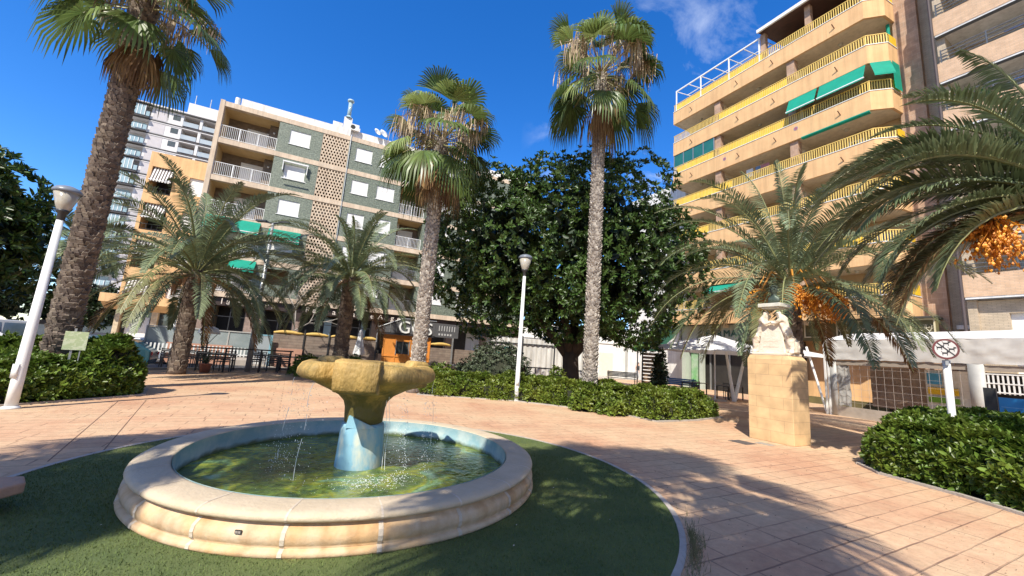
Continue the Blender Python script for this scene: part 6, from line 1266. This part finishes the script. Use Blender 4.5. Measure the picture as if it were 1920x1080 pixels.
# ---- people
def person(x,y,rz,label,shirt,pants,s=1.0,stride=.18,seat=False):
    T=thing('person',label,'person',(x,y,0),rz); 
    if seat: V=[(0,0,.50),(0,.02,.75),(0,.02,1.02),(0,0,1.14),(0,-.02,1.24),(0,-.02,1.33),(-.1,-.38,.5),(-.1,-.42,.08),(-.1,-.52,.04),(.1,-.38,.5),(.1,-.42,.08),(.1,-.52,.04),(-.2,.0,1.0),(-.24,-.1,.78),(-.14,-.32,.74),(.2,0,1.0),(.24,-.1,.78),(.14,-.32,.74)]
    else: V=[(0,0,.93),(0,0,1.15),(0,0,1.40),(0,0,1.50),(0,-.01,1.60),(0,-.01,1.69),(-.09,-stride*.5,.50),(-.09,-stride*.2,.09),(-.09,-stride*.2-.13,.04),(.09,stride*.6,.50),(.09,stride*1.3,.12),(.09,stride*1.3-.12,.06),(-.20,0,1.38),(-.25,.06,1.12),(-.25,-.06,.88),(.20,0,1.38),(.25,-.02,1.12),(.25,-.14,.90)]
    E_=[(0,1),(1,2),(2,3),(3,4),(4,5),(0,6),(6,7),(7,8),(0,9),(9,10),(10,11),(2,12),(12,13),(13,14),(2,15),(15,16),(16,17)]
    Rr=[(.15,.11),(.13,.10),(.15,.10),(.055,.055),(.075,.09),(.07,.08),(.075,.075),(.045,.045),(.04,.035),(.075,.075),(.045,.045),(.04,.035),(.06,.06),(.042,.042),(.03,.03),(.06,.06),(.042,.042),(.03,.03)]
    skin_obj('body',[(a*s,b_*s,c*s) for a,b_,c in V],E_,[(p*s,q*s) for p,q in Rr],K['skin'],T,2)
    o=0 if not seat else -.43
    b=MB(); b.lathe([(.115*s,(1.42+o*.85)*s),(.20*s,(1.36+o*.85)*s),(.19*s,(1.15+o)*s),(.18*s,(.92+o)*s)],16,fn=lambda w,r,z:r*(1-.28*abs(math.sin(w)))); b.obj('shirt',shirt,T,True)
    b=MB()
    if not seat:
        for sx,i,j in ((-1,6,7),(1,9,10)): b.tube([(sx*.07*s,0,.96*s),tuple(q*s for q in V[i]),tuple(q*s for q in V[j])],[.115*s,.095*s,.07*s],10)
    else:
        for sx,i,j in ((-1,6,7),(1,9,10)): b.tube([(sx*.09*s,0,.50*s),tuple(q*s for q in V[i]),tuple(q*s for q in V[j])],[.11*s,.095*s,.07*s],10)
    b.obj('trousers',pants,T,True)
    hz=V[4][2]+.03; b=MB(); b.lathe([(0,(hz+.125)*s),(.07*s,(hz+.10)*s),(.098*s,(hz+.03)*s),(.09*s,(hz-.03)*s)],12,(0,.012,0)); b.obj('hair',K['dark'],T,True); return T
person(13.3,41.2,R_(20),'person in dark top and pale trousers walking near the dark passage',K['black'],mat('pale_trousers',(.45,.47,.5)))
person(14.1,41.0,R_(-20),'person in white top and rose shorts walking beside the passage',K['white'],mat('rose_shorts',(.5,.15,.15)))
person(.75,22.3,R_(160),'person in red top sitting beyond the long hedge near the lamp post',K['red'],K['black'],seat=True)
c=thing('cafe_chair','dark chair under the person in the red top','chair',(.75,22.3,0),R_(160)); b=MB(); b.box(-.22,.22,-.22,.2,.40,.43); b.obj('seat',K['black'],c); b=MB(); b.box(-.2,.2,.2,.23,.43,.85); b.obj('backrest',K['black'],c)
for sx in (-1,1):
    for sy in (-1,1): b=MB(); b.box(sx*.2-.015,sx*.2+.015,sy*.2-.015,sy*.2+.015,0,.399); b.obj('leg',K['metal_dark'],c)
rl_=thing('dark_railing','low dark railing running behind the long hedge under the big tree','rail',(-1.2,21.2,0),R_(-4)); b=MB(); b.box(0,5.4,-.03,.03,1.0,1.06); 
for x in (0,1.35,2.7,4.05,5.35): b.box(x-.03,x+.03,-.031,.031,0,1.0)
b.obj('rail',K['metal_dark'],rl_)
tl=thing('pedestrian_light','dark traffic light on a thin post right of the central palm','traffic light',(4.9,24.0,0)); b=MB(); b.tube([(0,0,0),(0,0,3.0)],.05,8); b.obj('post',K['metal_dark'],tl); b=MB(); b.box(-.16,.16,-.28,-.05,2.15,2.95); b.obj('lamp_box',K['black'],tl,bevel=.02)
bd_=thing('menu_board','tall slatted wooden menu board beside the green shop awning','notice board',(9.6,26.8,0),R_(-25)); b=MB()
for k in range(9): b.box(-.62,.62,-.03,0,.35+.23*k,.52+.23*k)
b.obj('slats',K['wood'],bd_); b=MB(); b.box(-.68,-.6,-.05,.03,0,2.5); b.box(.6,.68,-.05,.03,0,2.5); b.obj('frame',K['metal_dark'],bd_)
# dim diners furniture under the parasols
for i,(x,y,lb) in enumerate(((12.6,23.0,'the shaded table under the open parasol'),(14.0,21.6,'the shaded table beside the white tent'),(11.2,24.3,'the shaded table near the pharmacy'))):
    copy_thing(t0,(x,y,0),R_(28),'dark '+lb[4:])
    for j,(dx,dy,r) in enumerate(((-.35,-.75,PI),(.35,.75,0))): copy_thing(c0,(x+dx,y+dy,0),r,'dark chair '+['in front of','behind'][j]+' '+lb)
# ---- cars
def car(x,y,rz,label,col,van=False,glassm=None):
    T=thing('parked_car',label,'car',(x,y,-.35),rz,'cars parked along the street'); h=1.9 if van else 1.45; L=2.15
    st=[(-L,.30,.62,.62,.70),(-L+.12,.22,.72,.74,.80),(-L+.75,.20,.82,.84,.86),(-L+1.15,.20,.86,.90,.87)]
    prof=[(-2.15,.45),(-2.12,.70),(-2.0,.80),(-1.15,.95),(-.35,h-.06),(.1,h),(.9,h-.01),(1.5,h-.16),(1.95,1.02),(2.12,.92),(2.15,.5),(2.05,.28),(-2.05,.28)] if not van else [(-2.15,.45),(-2.12,.80),(-1.9,.98),(-1.45,1.1),(-.95,h-.08),(-.6,h),(1.9,h),(2.12,h-.1),(2.15,.5),(2.05,.28),(-2.05,.28)]
    b=MB(); n=len(prof); vs=[]
    for sy in (-.86,-.80,.80,.86):
        for px,pz in prof:
            k=max(0,(pz-.95)/.5); yy=sy*(1-.22*min(1,k)); 
            if abs(sy)<.85 : vs.append((px,yy,pz+ (.02 if pz>.3 else 0)))
            else: vs.append((px*.99,yy,pz-(.02 if pz>.9 else 0)))
    fs=[(j*n+i,j*n+(i+1)%n,(j+1)*n+(i+1)%n,(j+1)*n+i) for j in range(3) for i in range(n)]+[tuple(range(n))[::-1],tuple(range(3*n,4*n))]; b.add(vs,fs); b.obj('body',col,T,False,bevel=.03)
    g=MB(); zt=h-.12; k=.22*min(1,(zt-.95)/.5)
    for s in (-1,1):
        y0=.867*s; y1=.866*s*(1-k)
        for a,b_,c_,d_ in (((-.98,-.45,-.02,.02) if not van else (-1.25,-.88,-.2,-.2)),((.04,.04,.92,.85) if not van else (-.1,-.1,.8,.8)),((.98,.92,1.55,1.3) if not van else (.9,.9,1.8,1.8))):
            g.add([(a,y0,1.0),(c_ if c_>a+.2 else a+.9,y0,1.0),(d_ if d_>a+.2 else a+.9,y1,zt),(b_,y1,zt)],[(0,1,2,3)])
    g.add([(-1.09,-.74,.99),(-1.09,.74,.99),(-.43,.64,h-.10),(-.43,-.64,h-.10)],[(0,1,2,3)]) if not van else g.add([(-1.42,-.76,1.13),(-1.42,.76,1.13),(-1.01,.64,h-.14),(-1.01,-.64,h-.14)],[(0,1,2,3)])
    g.v=[(x_-(.03 if abs(y_)<.8 and x_<-.4 else 0),y_,z_+(.02 if abs(y_)<.8 and x_<-.4 else 0)) for x_,y_,z_ in g.v]
    g.obj('windows',K['glass'],T)
    for sx in (-1.35,1.3):
        for s in (-1,1):
            w=MB(); w.lathe([(0,-.10),(.20,-.10),(.32,-.09),(.33,0),(.32,.09),(.20,.10),(0,.10)],20); w.v=[(sx+a,s*.78+c_,.33+b_) for a,b_,c_ in w.v]; o=w.obj('wheel',K['black'],T,True)
            w=MB(); w.lathe([(0,-.02),(.19,-.02),(.19,.0),(0,.0)],14); w.v=[(sx+a,s*.89+c_,.33+b_) for a,b_,c_ in w.v]; w.obj('rim',K['metal'],o)
    for s in (-1,1):
        w=MB(); w.box(-2.15,-2.06,s*.62-.14,s*.62+.14,.64,.76); w.obj('headlight',K['white'],T)
        w=MB(); w.box(2.08,2.16,s*.66-.1,s*.66+.1,.72,.88); w.obj('tail_light',K['red'],T)
    return T
cw=mat('white_car_paint',(.75,.75,.75),(.70,.70,.70),1,.2); cg=mat('teal_car_paint',(.02,.07,.09),(.015,.05,.07),1,.2); cs=mat('silver_car_paint',(.35,.36,.38),(.3,.31,.33),1,.25); cb=mat('dark_car_paint',(.03,.03,.035),(.02,.02,.025),1,.2)
car(-21.4,24.2,R_(28),'white car parked nearest the left date palm trunk',cw)
car(-19.2,19.2,R_(30),'dark teal car behind the left hedge',cg)
car(-24.6,22.0,R_(30),'grey car between the teal car and the low beige shops',cs)
car(-25.5,18.6,R_(52),'white car at the left edge left of the white lamp post',cw)
car(-29.5,24.0,R_(50),'silver van parked behind the white car at the left edge',cs,True)
car(-28.0,27.5,R_(28),'dark car in front of the low beige shops',cb)
b=MB(); b.prism([(-34,20),(-26,23.6),(-19.2,27.2),(-15,29),(-8,32.5),(-9.5,36),(-100,-6),(-98,-10)],-.4,-.01) if False else b.prism([(-40,21.5),(-24,28.2),(-20.5,25.9),(-16.5,27.8),(-13,27.4),(-2,33.5),(9,38.8),(33,51),(20,140),(-120,110),(-120,10)],-.4,-.008)
tag(b.obj('pavement',K['concrete']),kind='structure')
